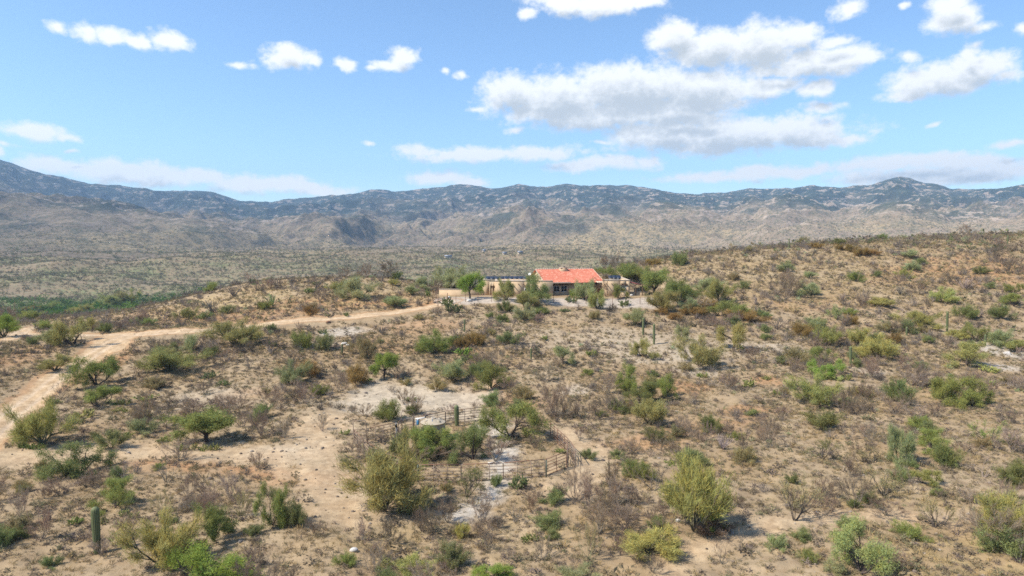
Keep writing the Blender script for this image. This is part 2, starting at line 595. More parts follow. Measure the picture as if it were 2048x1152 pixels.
def sheet(name, X, Y, Z, at):
    n, m = X.shape
    idx = np.arange(n * m).reshape(n, m)
    q = np.stack([idx[:-1, :-1], idx[:-1, 1:], idx[1:, 1:], idx[1:, :-1]], -1).reshape(-1, 4)[:, ::-1]
    return np_mesh(name, np.stack([X, Y, Z], -1).reshape(-1, 3), [q], None, True, {k: ('POINT', v.ravel()) for k, v in at.items()})


def col2(a, b, c):
    return np.stack([a.ravel(), b.ravel(), c.ravel()], 1)


terr = sheet('terrain', X, Y, Z, {})
for nm, tr, al in (('chA', ('road', 'drive', 'sand'), chv['rut']), ('chB', ('pale', 'white', 'orange'), chv['rut'])):
    a = terr.attributes.new(nm, 'FLOAT_COLOR', 'POINT')
    a.data.foreach_set('color', np.concatenate([col2(*[chv[t] for t in tr]), al.reshape(-1, 1)], 1).astype(np.float32).ravel())
a = terr.attributes.new('chC', 'FLOAT_COLOR', 'POINT')
a.data.foreach_set('color', np.concatenate([col2(chv['straw'], green, val), np.ones((X.size, 1))], 1).astype(np.float32).ravel())
ter = link('terrain', terr)
tag(ter, 'dry tan desert ground with dirt tracks and rolling knolls', 'ground', kind='structure')

# mountains
AZ2, RR2 = np.meshgrid(az, r_far)
X2, Y2 = RR2 * np.sin(AZ2), RR2 * np.cos(AZ2)
Z2, T2 = far_h(X2, Y2, AZ2, RR2)
el = (Z2 - CAM[2]) / RR2
E = np.interp(az, _saz, _sel)
for it in range(3):
    top = el.max(0)
    corr = E - top
    Z2 = Z2 + corr[None, :] * RR2 * sstep(0.45, 1.0, T2)
    el = (Z2 - CAM[2]) / RR2
Z2[0] = Z[-1]
# relief colours of the rock itself: forest above, boulders and bare soil below
gy_, gx_ = np.gradient(Z2)
relh = np.clip((el + 0.025) / (E[None, :] + 0.025), 0, 1)
nz = fbm(X2 / 260, Y2 / 260, 5, 91)
rav = 1 - ridged((X2 + fbm(X2 / 500, Y2 / 500, 2, 31) * 160) / 620, (Y2 + fbm(X2 / 500 + 9, Y2 / 500, 2, 33) * 160) / 900, 4, 41)
forest = 0.95 * sstep(0.30, 0.92, relh + nz * 0.20 + (rav - 0.45) * 0.18)
forest = np.maximum(forest, 0.62 * sstep(0.55, 0.85, rav + nz * 0.15) * sstep(0.12, 0.35, relh))
tanm = np.clip(sstep(-0.1, 0.5, fbm(X2 / 420, Y2 / 420, 3, 95) + 0.15) * (1 - sstep(0.35, 0.6, relh)), 0, 1)
rockm = sstep(0.35, 0.75, relh + fbm(X2 / 300, Y2 / 300, 3, 97) * 0.25)
mount = sheet('mountains', X2, Y2, Z2, {})
a = mount.attributes.new('chC', 'FLOAT_COLOR', 'POINT')
a.data.foreach_set('color', np.concatenate([col2(forest, tanm, rockm), np.ones((X2.size, 1))], 1).astype(np.float32).ravel())
mts = link('mountains', mount)
tag(mts, 'long hazy blue mountain range with pale boulder slopes', 'mountains', kind='structure')

# ------------------------------------------------------------------ ground material
m, nt, out = new_mat('desert_ground')
P = nt.node('ShaderNodeNewGeometry').outputs['Position']
sA = nt.node('ShaderNodeSeparateColor', {0: nt.attr('chA').outputs['Color']}).outputs
sB = nt.node('ShaderNodeSeparateColor', {0: nt.attr('chB').outputs['Color']}).outputs
sC = nt.node('ShaderNodeSeparateColor', {0: nt.attr('chC').outputs['Color']}).outputs
big = nt.noise(P, 0.08, 5.0, 0.6)
mid = nt.noise(P, 0.55, 5.0, 0.65)
fin = nt.noise(P, 3.2, 6.0, 0.7)
base = nt.mix(nt.ss(big, 0.35, 0.65), (0.325, 0.226, 0.125), (0.36, 0.27, 0.17))
base = nt.mix(nt.math('MULTIPLY', nt.ss(mid, 0.48, 0.66), 0.8), base, (0.225, 0.155, 0.09))
base = nt.mix(nt.math('MULTIPLY', nt.ss(mid, 0.48, 0.30), 0.6), base, (0.42, 0.30, 0.165))
base = nt.mix(nt.math('MULTIPLY', sB[2], 0.85), base, nt.mix(nt.ss(mid, 0.35, 0.65), (0.38, 0.195, 0.09), (0.34, 0.215, 0.115)))
base = nt.mix(nt.math('MULTIPLY', sC[0], nt.math('MULTIPLY', nt.ss(mid, 0.40, 0.58), 0.75)), base, (0.37, 0.27, 0.13))
base = nt.mix(nt.math('MULTIPLY', sB[0], 0.85), base, (0.46, 0.38, 0.28))
base = nt.mix(nt.math('MULTIPLY', sB[1], nt.math('ADD', 0.55, nt.math('MULTIPLY', nt.ss(fin, 0.4, 0.6), 0.35))), base, (0.50, 0.45, 0.385))
base = nt.mix(nt.math('MULTIPLY', sA[2], 0.8), base, nt.mix(nt.ss(mid, 0.35, 0.7), (0.43, 0.30, 0.18), (0.45, 0.34, 0.215)))
base = nt.mix(nt.math('MULTIPLY', sA[0], 0.9), base, nt.mix(nt.ss(mid, 0.35, 0.7), (0.47, 0.315, 0.175), (0.50, 0.365, 0.225)))
base = nt.mix(nt.math('MULTIPLY', sA[1], 0.9), base, (0.44, 0.37, 0.305))
edge = nt.math('MULTIPLY', nt.math('MULTIPLY', sA[0], nt.math('SUBTRACT', 1.0, sA[0])), 2.6)
base = nt.mix(edge, base, (0.37, 0.21, 0.105))
base = nt.mix(nt.math('MULTIPLY', nt.attr('chA').outputs['Alpha'], 0.7), base, (0.56, 0.43, 0.30))
# litter: fine dark twigs and dark stones
vor = nt.node('ShaderNodeTexVoronoi', {'Vector': P, 'Scale': 2.3})
dots = nt.math('MULTIPLY', nt.ss(vor.outputs['Distance'], 0.24, 0.10), nt.ss(mid, 0.42, 0.6))
base = nt.mix(nt.math('MULTIPLY', dots, 0.5), base, (0.17, 0.135, 0.105))
litter = nt.ss(fin, 0.56, 0.74)
base = nt.mix(nt.math('MULTIPLY', litter, nt.math('MULTIPLY_ADD', sA[0], -0.5, 0.75)), base, (0.155, 0.115, 0.085))
base = nt.mix(nt.math('MULTIPLY', nt.ss(fin, 0.42, 0.25), 0.4), base, (0.43, 0.345, 0.25))
var = nt.noise(P, 1.1, 6.0, 0.7)
vr = nt.math('MULTIPLY_ADD', nt.ss(var, 0.3, 0.7), 0.42, 0.76)
base = nt.mix(1.0, base, nt.node('ShaderNodeCombineColor', {0: vr, 1: vr, 2: vr}).outputs[0], 'MULTIPLY')
# valley floor cover
vf = nt.noise(P, 0.035, 5.0, 0.65)
vfs = nt.noise(P, 0.22, 4.0, 0.7)
vcol = nt.mix(nt.ss(vf, 0.4, 0.62), (0.255, 0.185, 0.115), (0.20, 0.155, 0.095))
vcol = nt.mix(nt.ss(vfs, 0.5, 0.68), vcol, (0.17, 0.17, 0.10))
vcol = nt.mix(nt.math('MULTIPLY', sC[1], nt.math('ADD', 0.35, nt.math('MULTIPLY', nt.ss(vfs, 0.4, 0.6), 0.5))), vcol, (0.15, 0.22, 0.07))
base = nt.mix(sC[2], base, vcol)
bs = nt.node('ShaderNodeBsdfPrincipled', {'Base Color': base, 'Roughness': 0.95, 'Specular IOR Level': 0.15})
hgt = nt.math('ADD', nt.math('MULTIPLY', fin, 0.5), nt.noise(P, 14.0, 3.0))
bp = nt.node('ShaderNodeBump', {'Height': hgt, 'Strength': 0.5, 'Distance': 0.12})
nt.l.new(bp.outputs[0], bs.inputs['Normal'])
nt.l.new(bs.outputs[0], out.inputs[0])
terr.materials.append(m)

# ------------------------------------------------------------------ mountain material
m, nt, out = new_mat('mountain_slopes')
P = nt.node('ShaderNodeNewGeometry').outputs['Position']
sC = nt.node('ShaderNodeSeparateColor', {0: nt.attr('chC').outputs['Color']}).outputs
n80 = nt.noise(P, 0.012, 5.0, 0.65)
n20 = nt.noise(P, 0.045, 5.0, 0.7)
n8 = nt.noise(P, 0.11, 4.0, 0.7)
c = nt.mix(nt.ss(n80, 0.38, 0.62), (0.275, 0.21, 0.15), (0.33, 0.25, 0.17))
c = nt.mix(nt.math('MULTIPLY', sC[1], 0.8), c, nt.mix(nt.ss(n20, 0.4, 0.6), (0.40, 0.30, 0.165), (0.30, 0.235, 0.155)))
c = nt.mix(nt.math('MULTIPLY', nt.ss(n20, 0.50, 0.62), 0.65), c, (0.165, 0.155, 0.095))
c = nt.mix(nt.math('MULTIPLY', nt.ss(n8, 0.50, 0.60), 0.6), c, (0.125, 0.12, 0.07))
c = nt.mix(nt.math('MULTIPLY', nt.ss(n8, 0.40, 0.34), nt.math('MULTIPLY', sC[2], 0.3)), c, (0.46, 0.39, 0.33))
fo = nt.mix(nt.ss(n20, 0.45, 0.58), (0.042, 0.062, 0.055), (0.07, 0.088, 0.068))
c = nt.mix(nt.math('MULTIPLY', sC[0], nt.ss(nt.math('ADD', nt.math('MULTIPLY', n8, 0.7), nt.math('MULTIPLY', sC[0], 0.35)), 0.44, 0.56)), c, fo)
sq = nt.vmath('MULTIPLY', P, (0.014, 0.014, 0.052)).outputs[0]
nr = nt.noise(sq, 1.0, 6.0, 0.65)
nr2 = nt.noise(P, 0.03, 6.0, 0.72)
rk = nt.math('MULTIPLY', nt.ss(nt.math('ADD', nt.math('MULTIPLY', nr, 0.5), nt.math('MULTIPLY', nr2, 0.5)), 0.525, 0.575), nt.math('MULTIPLY', sC[2], 0.85))
c = nt.mix(nt.math('MULTIPLY', rk, 0.9), c, (0.47, 0.37, 0.29))
bs = nt.node('ShaderNodeBsdfDiffuse', {'Color': c, 'Roughness': 1.0})
bp = nt.node('ShaderNodeBump', {'Height': nt.math('ADD', n20, nt.math('MULTIPLY', n8, 0.5)), 'Strength': 0.5, 'Distance': 6.0})
nt.l.new(bp.outputs[0], bs.inputs['Normal'])
nt.l.new(bs.outputs[0], out.inputs[0])
mount.materials.append(m)

# ------------------------------------------------------------------ haze
hz = MB().box(-7000, 7000, -5600, 5600, -80, 580)
ho = hz.obj('haze', None)
tag(ho, 'thin pale blue haze filling the valley air', 'haze', kind='stuff')
m, nt, out = new_mat('haze_air')
v = nt.node('ShaderNodeVolumePrincipled', {'Color': (0.46, 0.70, 1.0, 1), 'Density': 0.00012, 'Anisotropy': 0.15})
nt.l.new(v.outputs[0], out.inputs['Volume'])
ho.data.materials.append(m)

# ------------------------------------------------------------------ sky with clouds (all by direction)
CLOUDS = [
    (110, 60, 22, 11), (170, 68, 30, 17), (222, 72, 48, 18), (272, 80, 40, 14), (340, 80, 40, 18),
    (575, 120, 58, 20), (572, 102, 30, 16), (620, 125, 20, 10), (485, 126, 24, 8), (690, 128, 30, 14), (802, 118, 36, 22), (785, 134, 46, 14), (745, 136, 16, 6), (920, 147, 14, 8), (890, 143, 10, 5),
    (75, 262, 60, 20), (140, 275, 40, 8), (20, 292, 26, 7), (150, 300, 12, 4), (5, 305, 15, 12),
    (110, 335, 95, 20), (230, 342, 125, 24), (330, 352, 125, 20), (420, 355, 45, 16), (520, 370, 120, 20), (625, 380, 95, 15),
    (880, 355, 70, 17), (935, 365, 40, 12), (960, 308, 170, 17), (1070, 304, 100, 16), (850, 302, 65, 11), (1200, 328, 115, 15), (1290, 321, 42, 11), (740, 284, 16, 5),
    (1025, 190, 70, 42), (1120, 195, 120, 46), (1260, 180, 170, 54), (1400, 180, 140, 46), (1530, 172, 75, 24), (1200, 228, 190, 32), (1100, 222, 110, 28), (1350, 215, 140, 30),
    (1450, 272, 240, 36), (1330, 268, 130, 30), (1600, 264, 110, 32), (1690, 280, 60, 13), (1430, 292, 190, 14), (1205, 282, 28, 7), (1360, 240, 120, 20),
    (1350, 75, 52, 34), (1420, 95, 95, 36), (1520, 90, 100, 42), (1600, 75, 55, 26), (1665, 85, 52, 14), (1640, 122, 120, 30), (1720, 118, 50, 18), (1560, 137, 80, 14), (1630, 180, 40, 22),
    (1200, 8, 130, 22), (1130, 3, 85, 15), (1290, 10, 42, 13), (1058, 30, 22, 11), (1700, 20, 38, 18), (1905, 38, 58, 30), (1900, 10, 42, 22), (1950, 55, 36, 10), (2042, 62, 26, 12), (1815, 12, 14, 8),
    (1880, 160, 120, 32), (1950, 135, 85, 34), (1940, 108, 32, 20), (1825, 186, 75, 15), (2010, 150, 45, 16), (1820, 118, 30, 12),
    (1870, 247, 20, 5), (1030, 262, 18, 7), (1650, 216, 44, 10), (950, 216, 20, 6),
    (1830, 320, 135, 18), (1770, 330, 110, 15), (1930, 325, 100, 18), (2010, 330, 65, 15), (2020, 295, 55, 9), (1540, 345, 210, 14), (1440, 352, 150, 11), (1850, 352, 210, 24), (1990, 345, 110, 22),
]
w = bpy.data.worlds.new('World')
sc.world = w
w.use_nodes = True
w.node_tree.nodes.clear()

g = bpy.data.node_groups.new('cloud_field', 'ShaderNodeTree')
g.interface.new_socket('Dir', in_out='INPUT', socket_type='NodeSocketVector')
g.interface.new_socket('Field', in_out='OUTPUT', socket_type='NodeSocketFloat')
nt = NT(g)
gi, go = nt.node('NodeGroupInput'), nt.node('NodeGroupOutput')
p0 = gi.outputs[0]
wn = nt.node('ShaderNodeTexNoise', {'Vector': p0, 'Scale': 22.0, 'Detail': 3.0, 'Roughness': 0.5})
wv = nt.vmath('MULTIPLY_ADD', nt.vmath('SUBTRACT', wn.outputs['Color'], (0.5, 0.5, 0.5)).outputs[0], (0.035, 0.022, 0.0), p0).outputs[0]
acc = None
for px, py, rx, ry in CLOUDS:
    d = ray(px, py)
    ca, ce = math.atan2(d[0], d[1]), math.atan2(d[2], math.hypot(d[0], d[1]))
    k = math.cos(math.atan((px - CX) / FPX)) ** 2
    ax, ay = rx * 1.12 / FPX * k, ry * 1.12 / FPX * math.sqrt(k)
    q = nt.vmath('MULTIPLY_ADD', wv, (1 / ax, 1 / ay, 0.0), (-ca / ax, -ce / ay, 0.0)).outputs[0]
    L = nt.vmath('LENGTH', q).outputs['Value']
    s = min(1.0, 0.42 + ay / 0.034)
    f = nt.math('MULTIPLY_ADD', L, -s, s)
    acc = f if acc is None else nt.math('MAXIMUM', acc, f)
n1 = nt.noise(nt.vmath('MULTIPLY', p0, (1.0, 1.35, 1.0)).outputs[0], 34.0, 8.0, 0.6)
n2 = nt.noise(nt.vmath('MULTIPLY', p0, (1.0, 1.2, 1.0)).outputs[0], 110.0, 5.0, 0.6)
fld = nt.math('MULTIPLY_ADD', nt.math('SUBTRACT', n1, 0.5), 1.15, acc)
fld = nt.math('MULTIPLY_ADD', nt.math('SUBTRACT', n2, 0.5), 0.5, fld)
# keep noise from making clouds far from any
fld = nt.math('MINIMUM', fld, nt.math('MULTIPLY_ADD', acc, 2.2, 0.85))
nt.l.new(fld, go.inputs[0])

nt = NT(w.node_tree)
dirv = nt.vmath('NORMALIZE', nt.node('ShaderNodeTexCoord').outputs['Generated']).outputs[0]
sx = nt.node('ShaderNodeSeparateXYZ', {0: dirv}).outputs
azn = nt.math('ARCTAN2', sx[0], sx[1])
eln = nt.math('ARCSINE', sx[2])
pv = nt.node('ShaderNodeCombineXYZ', {0: azn, 1: eln}).outputs[0]


def field(off):
    n = nt.node('ShaderNodeGroup')
    n.node_tree = g
    v = nt.vmath('ADD', pv, off).outputs[0] if off else pv
    nt.l.new(v, n.inputs[0])
    return n.outputs[0]


f0 = field(None)
f1 = field((-0.005, 0.019, 0.0))
dens = nt.ss(f0, -0.12, 0.50)
lit = nt.ss(f1, 0.92, 0.05)
skyt = nt.node('ShaderNodeTexSky', sky_type='NISHITA')
skyt.sun_disc = False
skyt.sun_elevation = math.asin(SUN_TO.z)
skyt.sun_rotation = math.atan2(SUN_TO.x, SUN_TO.y)
skyt.altitude = 1000
skyt.air_density = 1.0
skyt.dust_density = 1.0
skyt.ozone_density = 2.2
CL_LIT, CL_DARK = (5.8, 5.85, 5.8), (3.25, 3.5, 3.68)
cl = nt.mix(lit, CL_DARK, CL_LIT)
skb = nt.mix(1.0, skyt.outputs[0], (0.90, 1.02, 1.09), 'MULTIPLY')
skc = nt.mix(nt.math('MULTIPLY', dens, 0.97), skb, cl)
bg = nt.node('ShaderNodeBackground', {'Color': skc, 'Strength': 0.12})
ow = nt.node('ShaderNodeOutputWorld')
nt.l.new(bg.outputs[0], ow.inputs[0])
w.cycles.sampling_method = 'MANUAL'
w.cycles.sample_map_resolution = 512

sun = bpy.data.lights.new('sun', 'SUN')
sun.energy = 4.2
sun.angle = R(0.53)
sun.color = (1.0, 0.94, 0.83)
so = link('sun', sun)
so.rotation_euler = (-SUN_TO).to_track_quat('-Z', 'Y').to_euler()
so.location = (-60, -20, 90)

cam = bpy.data.cameras.new('camera')
cam.sensor_width = 36
cam.lens = 36 * FPX / 2048
cam.clip_end = 30000
cam.clip_start = 0.5
co = link('camera', cam)
co.location = CAM
co.rotation_euler = (math.pi / 2 - PITCH, 0, 0)
sc.camera = co
sc.view_settings.view_transform = 'Standard'
sc.view_settings.look = 'None'
sc.view_settings.exposure = 0.78
sc.view_settings.gamma = 1.0
sc.render.engine = 'CYCLES'
cy = sc.cycles
cy.filter_width = 1.6
cy.max_bounces = 6
cy.diffuse_bounces = 3
cy.transparent_max_bounces = 8
cy.volume_bounces = 0
cy.use_denoising = False
cy.use_adaptive_sampling = False
cy.sampling_pattern = 'BLUE_NOISE'
# ------------------------------------------------------------------ plant shapes
def rot_about(d, ang, az_, r):
    """turn unit vector d by ang towards a random side"""
    up = np.array([0, 0, 1.0]) if abs(d[2]) < 0.95 else np.array([1.0, 0, 0])
    a = np.cross(d, up)
    a /= np.linalg.norm(a)
    b = np.cross(d, a)
    side = math.cos(az_) * a + math.sin(az_) * b
    v = d * math.cos(ang) + side * math.sin(ang)
    return v / np.linalg.norm(v)


def gen_plant(seed, mains=6, lean=(15, 55), length=0.55, levels=2, kids=(3, 4), split=(20, 50), shrink=0.62, rad=0.02, lift=0.12, wig=0.16,
              trunk=0.0, blades=26, bl=0.075, bw=0.006, spread=0.045, along=0.5, blade_up=0.3, limb_sides=4, sub_len=(0.75, 1.1), droop=0.0, tipstart=0.35, outer_round=True):
    r = np.random.default_rng(seed)
    mb = MB()
    nodes = []

    def grow(p, d, ln, ra, lv):
        n = 5 if lv == 0 else 4
        pts = [p]
        dd = d.copy()
        for i in range(n):
            dd = dd + r.normal(0, wig, 3) + np.array([0, 0, lift - droop * lv])
            dd /= np.linalg.norm(dd)
            pts.append(pts[-1] + dd * ln / n)
        pts = np.array(pts)
        rads = np.linspace(ra, ra * 0.5, n + 1)
        mb.tube(pts, rads, limb_sides if lv < 2 else 3, caps=False)
        if lv < levels:
            k = r.integers(kids[0], kids[1] + 1)
            for j in range(k):
                t = 1.0 if j == 0 else r.uniform(0.35, 1.0)
                q = t * n
                i = min(int(q), n - 1)
                pp = pts[i] + (pts[i + 1] - pts[i]) * (q - i)
                tang = pts[i + 1] - pts[i]
                tang /= np.linalg.norm(tang)
                nd = rot_about(tang, R(r.uniform(*split) * (0.5 if j == 0 else 1)), r.uniform(0, 6.28), r)
                grow(pp, nd, ln * shrink * r.uniform(*sub_len), ra * 0.55, lv + 1)
        if lv >= levels - (1 if blades else 0):
            for t in np.linspace(tipstart if lv == levels else 0.6, 1.0, 4):
                q = t * n
                i = min(int(q), n - 1)
                nodes.append((pts[i] + (pts[i + 1] - pts[i]) * (q - i), (pts[i + 1] - pts[i]) / np.linalg.norm(pts[i + 1] - pts[i]), lv))

    base = np.zeros(3)
    if trunk > 0:
        top = np.array([r.normal(0, 0.04), r.normal(0, 0.04), trunk])
        mb.tube([base, top * 0.5 + r.normal(0, 0.01, 3), top], [rad * 1.5, rad * 1.25, rad * 1.2], 6, caps=False)
        base = top
    a0 = r.uniform(0, 6.28)
    for i in range(mains):
        a = a0 + i * 6.2832 / mains + r.normal(0, 0.3)
        th = R(r.uniform(*lean))
        d = np.array([math.sin(th) * math.cos(a), math.sin(th) * math.sin(a), math.cos(th)])
        st_ = base + np.array([math.cos(a), math.sin(a), 0]) * rad * 0.8
        if trunk == 0:
            st_[2] -= 0.03
        grow(st_, d, length * r.uniform(0.8, 1.2), rad, 0)
    V = np.concatenate(mb.v)
    leafV = None
    if blades:
        NP = np.array([n_[0] for n_ in nodes])
        ND = np.array([n_[1] for n_ in nodes])
        clump = r.uniform(0.72, 1.28, len(nodes))
        hue0 = r.uniform(0, 1, len(nodes))
        idx = np.repeat(np.arange(len(nodes)), blades)
        m_ = len(idx)
        c = NP[idx] + r.normal(0, spread, (m_, 3))
        d = ND[idx] * along + r.normal(0, 0.55, (m_, 3)) + np.array([0, 0, blade_up])
        d /= np.linalg.norm(d, axis=1)[:, None]
        s = np.cross(d, r.normal(0, 1, (m_, 3)))
        s /= np.linalg.norm(s, axis=1)[:, None] + 1e-9
        L = bl * r.uniform(0.55, 1.35, (m_, 1))
        Wd = bw * r.uniform(0.6, 1.4, (m_, 1))
        v0, v1, v2, v3 = c - d * L / 2, c + s * Wd - d * L * 0.1, c + d * L / 2, c - s * Wd - d * L * 0.1
        leafV = np.stack([v0, v1, v2, v3], 1).reshape(-1, 3)
        tint = clump[idx] * r.uniform(0.78, 1.22, m_)
        hue = np.clip(hue0[idx] * 0.6 + r.uniform(-0.2, 0.4, m_), 0, 1)
    allv = leafV if leafV is not None else V
    lo, hi = np.percentile(allv[:, 0], [1.5, 98.5])
    lo2, hi2 = np.percentile(allv[:, 1], [1.5, 98.5])
    wd = max(0.5 * ((hi - lo) + (hi2 - lo2)), 0.05)
    cxy = np.array([(lo + hi) / 2, (lo2 + hi2) / 2, 0]) * 0.6
    ht = np.percentile(allv[:, 2], 99)
    S = np.array([1 / wd, 1 / wd, 1 / ht])
    V = (V - cxy * (V[:, 2:3] / ht).clip(0, 1)) * S
    limb = np_mesh('branches', V, [np.concatenate(mb.q)] + ([np.concatenate(mb.t)] if mb.t else []), M_BARK, True)
    leaf = None
    if leafV is not None:
        leafV = (leafV - cxy * (leafV[:, 2:3] / ht).clip(0, 1)) * S
        leafV[:, 2] = np.maximum(leafV[:, 2], 0.0)
        q = np.arange(len(leafV)).reshape(-1, 4)
        leaf = np_mesh('leaves', leafV, [q], M_LEAF, False, {'tint': ('FACE', tint), 'hue': ('FACE', hue)})
    return limb, leaf


SH = {}
# feathery broom-like palo verde: many upright fine sprays over a dome
SH['P'] = [gen_plant(100 + i, mains=9, lean=(12, 66), length=0.42, levels=2, kids=(3, 4), split=(14, 42), shrink=0.66, rad=0.017, lift=0.05, wig=0.15,
                     blades=19, bl=0.10, bw=0.0032, spread=0.042, along=0.9, blade_up=0.45) for i in range(6)]
# spreading mesquite: dark crooked limbs, flat leafy clumps
SH['M'] = [gen_plant(200 + i, mains=5, lean=(22, 58), length=0.46, levels=3, kids=(2, 3), split=(22, 58), shrink=0.66, rad=0.024, lift=0.04, wig=0.22,
                     blades=30, bl=0.055, bw=0.0052, spread=0.055, along=0.4, blade_up=0.1, droop=0.01) for i in range(6)]
# tree with a single bare trunk
SH['T'] = [gen_plant(300 + i, mains=5, lean=(18, 60), length=0.36, levels=2, kids=(3, 4), split=(22, 55), shrink=0.7, rad=0.028, lift=0.04, wig=0.18, trunk=0.26,
                     blades=34, bl=0.065, bw=0.0058, spread=0.055, along=0.4, blade_up=0.1) for i in range(4)]
# dense small leaved bush
SH['C'] = [gen_plant(400 + i, mains=13, lean=(8, 68), length=0.40, levels=1, kids=(4, 5), split=(12, 40), shrink=0.7, rad=0.010, lift=0.04, wig=0.13,
                     blades=26, bl=0.07, bw=0.0048, spread=0.042, along=0.7, blade_up=0.35, limb_sides=3) for i in range(6)]
# thin, half leafless tree
SH['L'] = [gen_plant(500 + i, mains=6, lean=(10, 50), length=0.48, levels=3, kids=(2, 3), split=(18, 48), shrink=0.66, rad=0.018, lift=0.06, wig=0.2,
                     blades=4, bl=0.05, bw=0.0042, spread=0.03, along=0.6, blade_up=0.3) for i in range(4)]
# bare grey shrub: only stems and fine twigs
SH['B'] = [gen_plant(600 + i, mains=12, lean=(6, 58), length=0.46, levels=2, kids=(2, 3), split=(14, 44), shrink=0.64, rad=0.0085, lift=0.05, wig=0.15,
                     blades=5, bl=0.13, bw=0.0021, spread=0.02, along=1.3, blade_up=0.35, limb_sides=3, tipstart=0.2) for i in range(8)]
# bare small tree with heavier dark limbs
SH['D'] = [gen_plant(700 + i, mains=5, lean=(12, 55), length=0.5, levels=3, kids=(2, 3), split=(20, 55), shrink=0.64, rad=0.016, lift=0.05, wig=0.22,
                     blades=2, bl=0.10, bw=0.0020, spread=0.02, along=1.2, blade_up=0.3, limb_sides=4) for i in range(5)]


def ocotillo_mesh(seed):
    r = np.random.default_rng(seed)
    mb = MB()
    for i in range(22):
        a, th = r.uniform(0, 6.28), R(r.uniform(4, 42))
        L = r.uniform(0.75, 1.05)
        d = np.array([math.sin(th) * math.cos(a), math.sin(th) * math.sin(a), math.cos(th)])
        s = np.linspace(0, 1, 6)[:, None]
        p = d * s * L + np.array([math.cos(a), math.sin(a), 0]) * (s ** 2) * r.uniform(-0.12, 0.10)
        mb.tube(p, np.linspace(0.017, 0.009, 6), 4)
    V = np.concatenate(mb.v)
    V[:, 2] /= V[:, 2].max()
    V[:, :2] /= (np.percentile(V[:, :2], 98) - np.percentile(V[:, :2], 2))
    return np_mesh('stems', V, [np.concatenate(mb.q), np.concatenate(mb.t)], M_BARK, True)


SH['O'] = [ocotillo_mesh(800 + i) for i in range(4)]


def pad_shape(n=10):
    """one flat oval cactus pad, base at origin, tip at +z, unit length"""
    rings, q = [], []
    for i in range(6):
        t = i / 5
        w_ = 0.36 * math.sin(math.pi * min(0.08 + 0.92 * t, 0.985)) ** 0.6 * (0.75 + 0.35 * t)
        th = np.arange(n) / n * 6.2832
        rings.append(np.stack([w_ * np.cos(th), 0.22 * w_ * np.sin(th), np.full(n, t)], 1))
    for i in range(5):
        for k in range(n):
            q.append((i * n + k, i * n + (k + 1) % n, (i + 1) * n + (k + 1) % n, (i + 1) * n + k))
    return np.concatenate(rings), np.array(q)


_PADV, _PADQ = pad_shape(8)


def frame_from(d, roll, r):
    up = np.array([0, 0, 1.0]) if abs(d[2]) < 0.95 else np.array([1.0, 0, 0])
    a = np.cross(d, up)
    a /= np.linalg.norm(a)
    b = np.cross(d, a)
    x = math.cos(roll) * a + math.sin(roll) * b
    y = np.cross(d, x)
    return np.stack([x, y, d], 1)


def pear_mesh(seed, nb=18, spread=0.36, pad=0.17):
    r = np.random.default_rng(seed)
    mb = MB()
    tint = []

    def padd(p, d, s, lv):
        Fm = frame_from(d, r.uniform(0, 6.28), r)
        mb.add((_PADV * s) @ Fm.T + p, _PADQ)
        tint.extend([r.uniform(0.75, 1.25)] * len(_PADQ))
        tip = p + d * s * 0.93
        if lv < 3:
            for k in range(r.integers(1, 3) if lv else 2):
                nd = rot_about(d, R(r.uniform(10, 60)), r.uniform(0, 6.28), r)
                nd[2] = abs(nd[2]) * 0.8 + 0.15
                nd /= np.linalg.norm(nd)
                padd(tip, nd, s * r.uniform(0.8, 1.05), lv + 1 + (r.random() < 0.3))
    for i in range(nb):
        a = r.uniform(0, 6.28)
        q = spread * math.sqrt(r.random())
        th = R(r.uniform(5, 60))
        d = np.array([math.sin(th) * math.cos(a), math.sin(th) * math.sin(a), math.cos(th)])
        padd(np.array([q * math.cos(a), q * math.sin(a), -0.02]), d, pad * r.uniform(0.8, 1.2), 0)
    V = np.concatenate(mb.v)
    V[:, 2] /= np.percentile(V[:, 2], 99.5)
    V[:, :2] /= (np.percentile(V[:, :2], 99) - np.percentile(V[:, :2], 1))
    n = len(tint)
    return np_mesh('pads', V, [np.concatenate(mb.q)], M_LEAF, True, {'tint': ('FACE', np.array(tint)), 'hue': ('FACE', r.uniform(0, .5, n))})


SH['N'] = [pear_mesh(900 + i) for i in range(5)]


def saguaro_mat():
    m, nt, out = new_mat('saguaro_skin')
    tint = nt.attr('tint').outputs['Fac']
    tc = nt.node('ShaderNodeTexCoord').outputs['Object']
    n = nt.noise(nt.vmath('MULTIPLY', tc, (14.0, 14.0, 5.0)).outputs[0], 1.0, 4.0)
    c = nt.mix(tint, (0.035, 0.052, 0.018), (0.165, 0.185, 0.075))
    c = nt.mix(nt.math('MULTIPLY', nt.ss(n, 0.5, 0.7), 0.35), c, (0.17, 0.155, 0.09))
    p = nt.node('ShaderNodeBsdfPrincipled', {'Base Color': c, 'Roughness': 0.75})
    nt.l.new(p.outputs[0], out.inputs[0])
    return m


M_SAG = saguaro_mat()


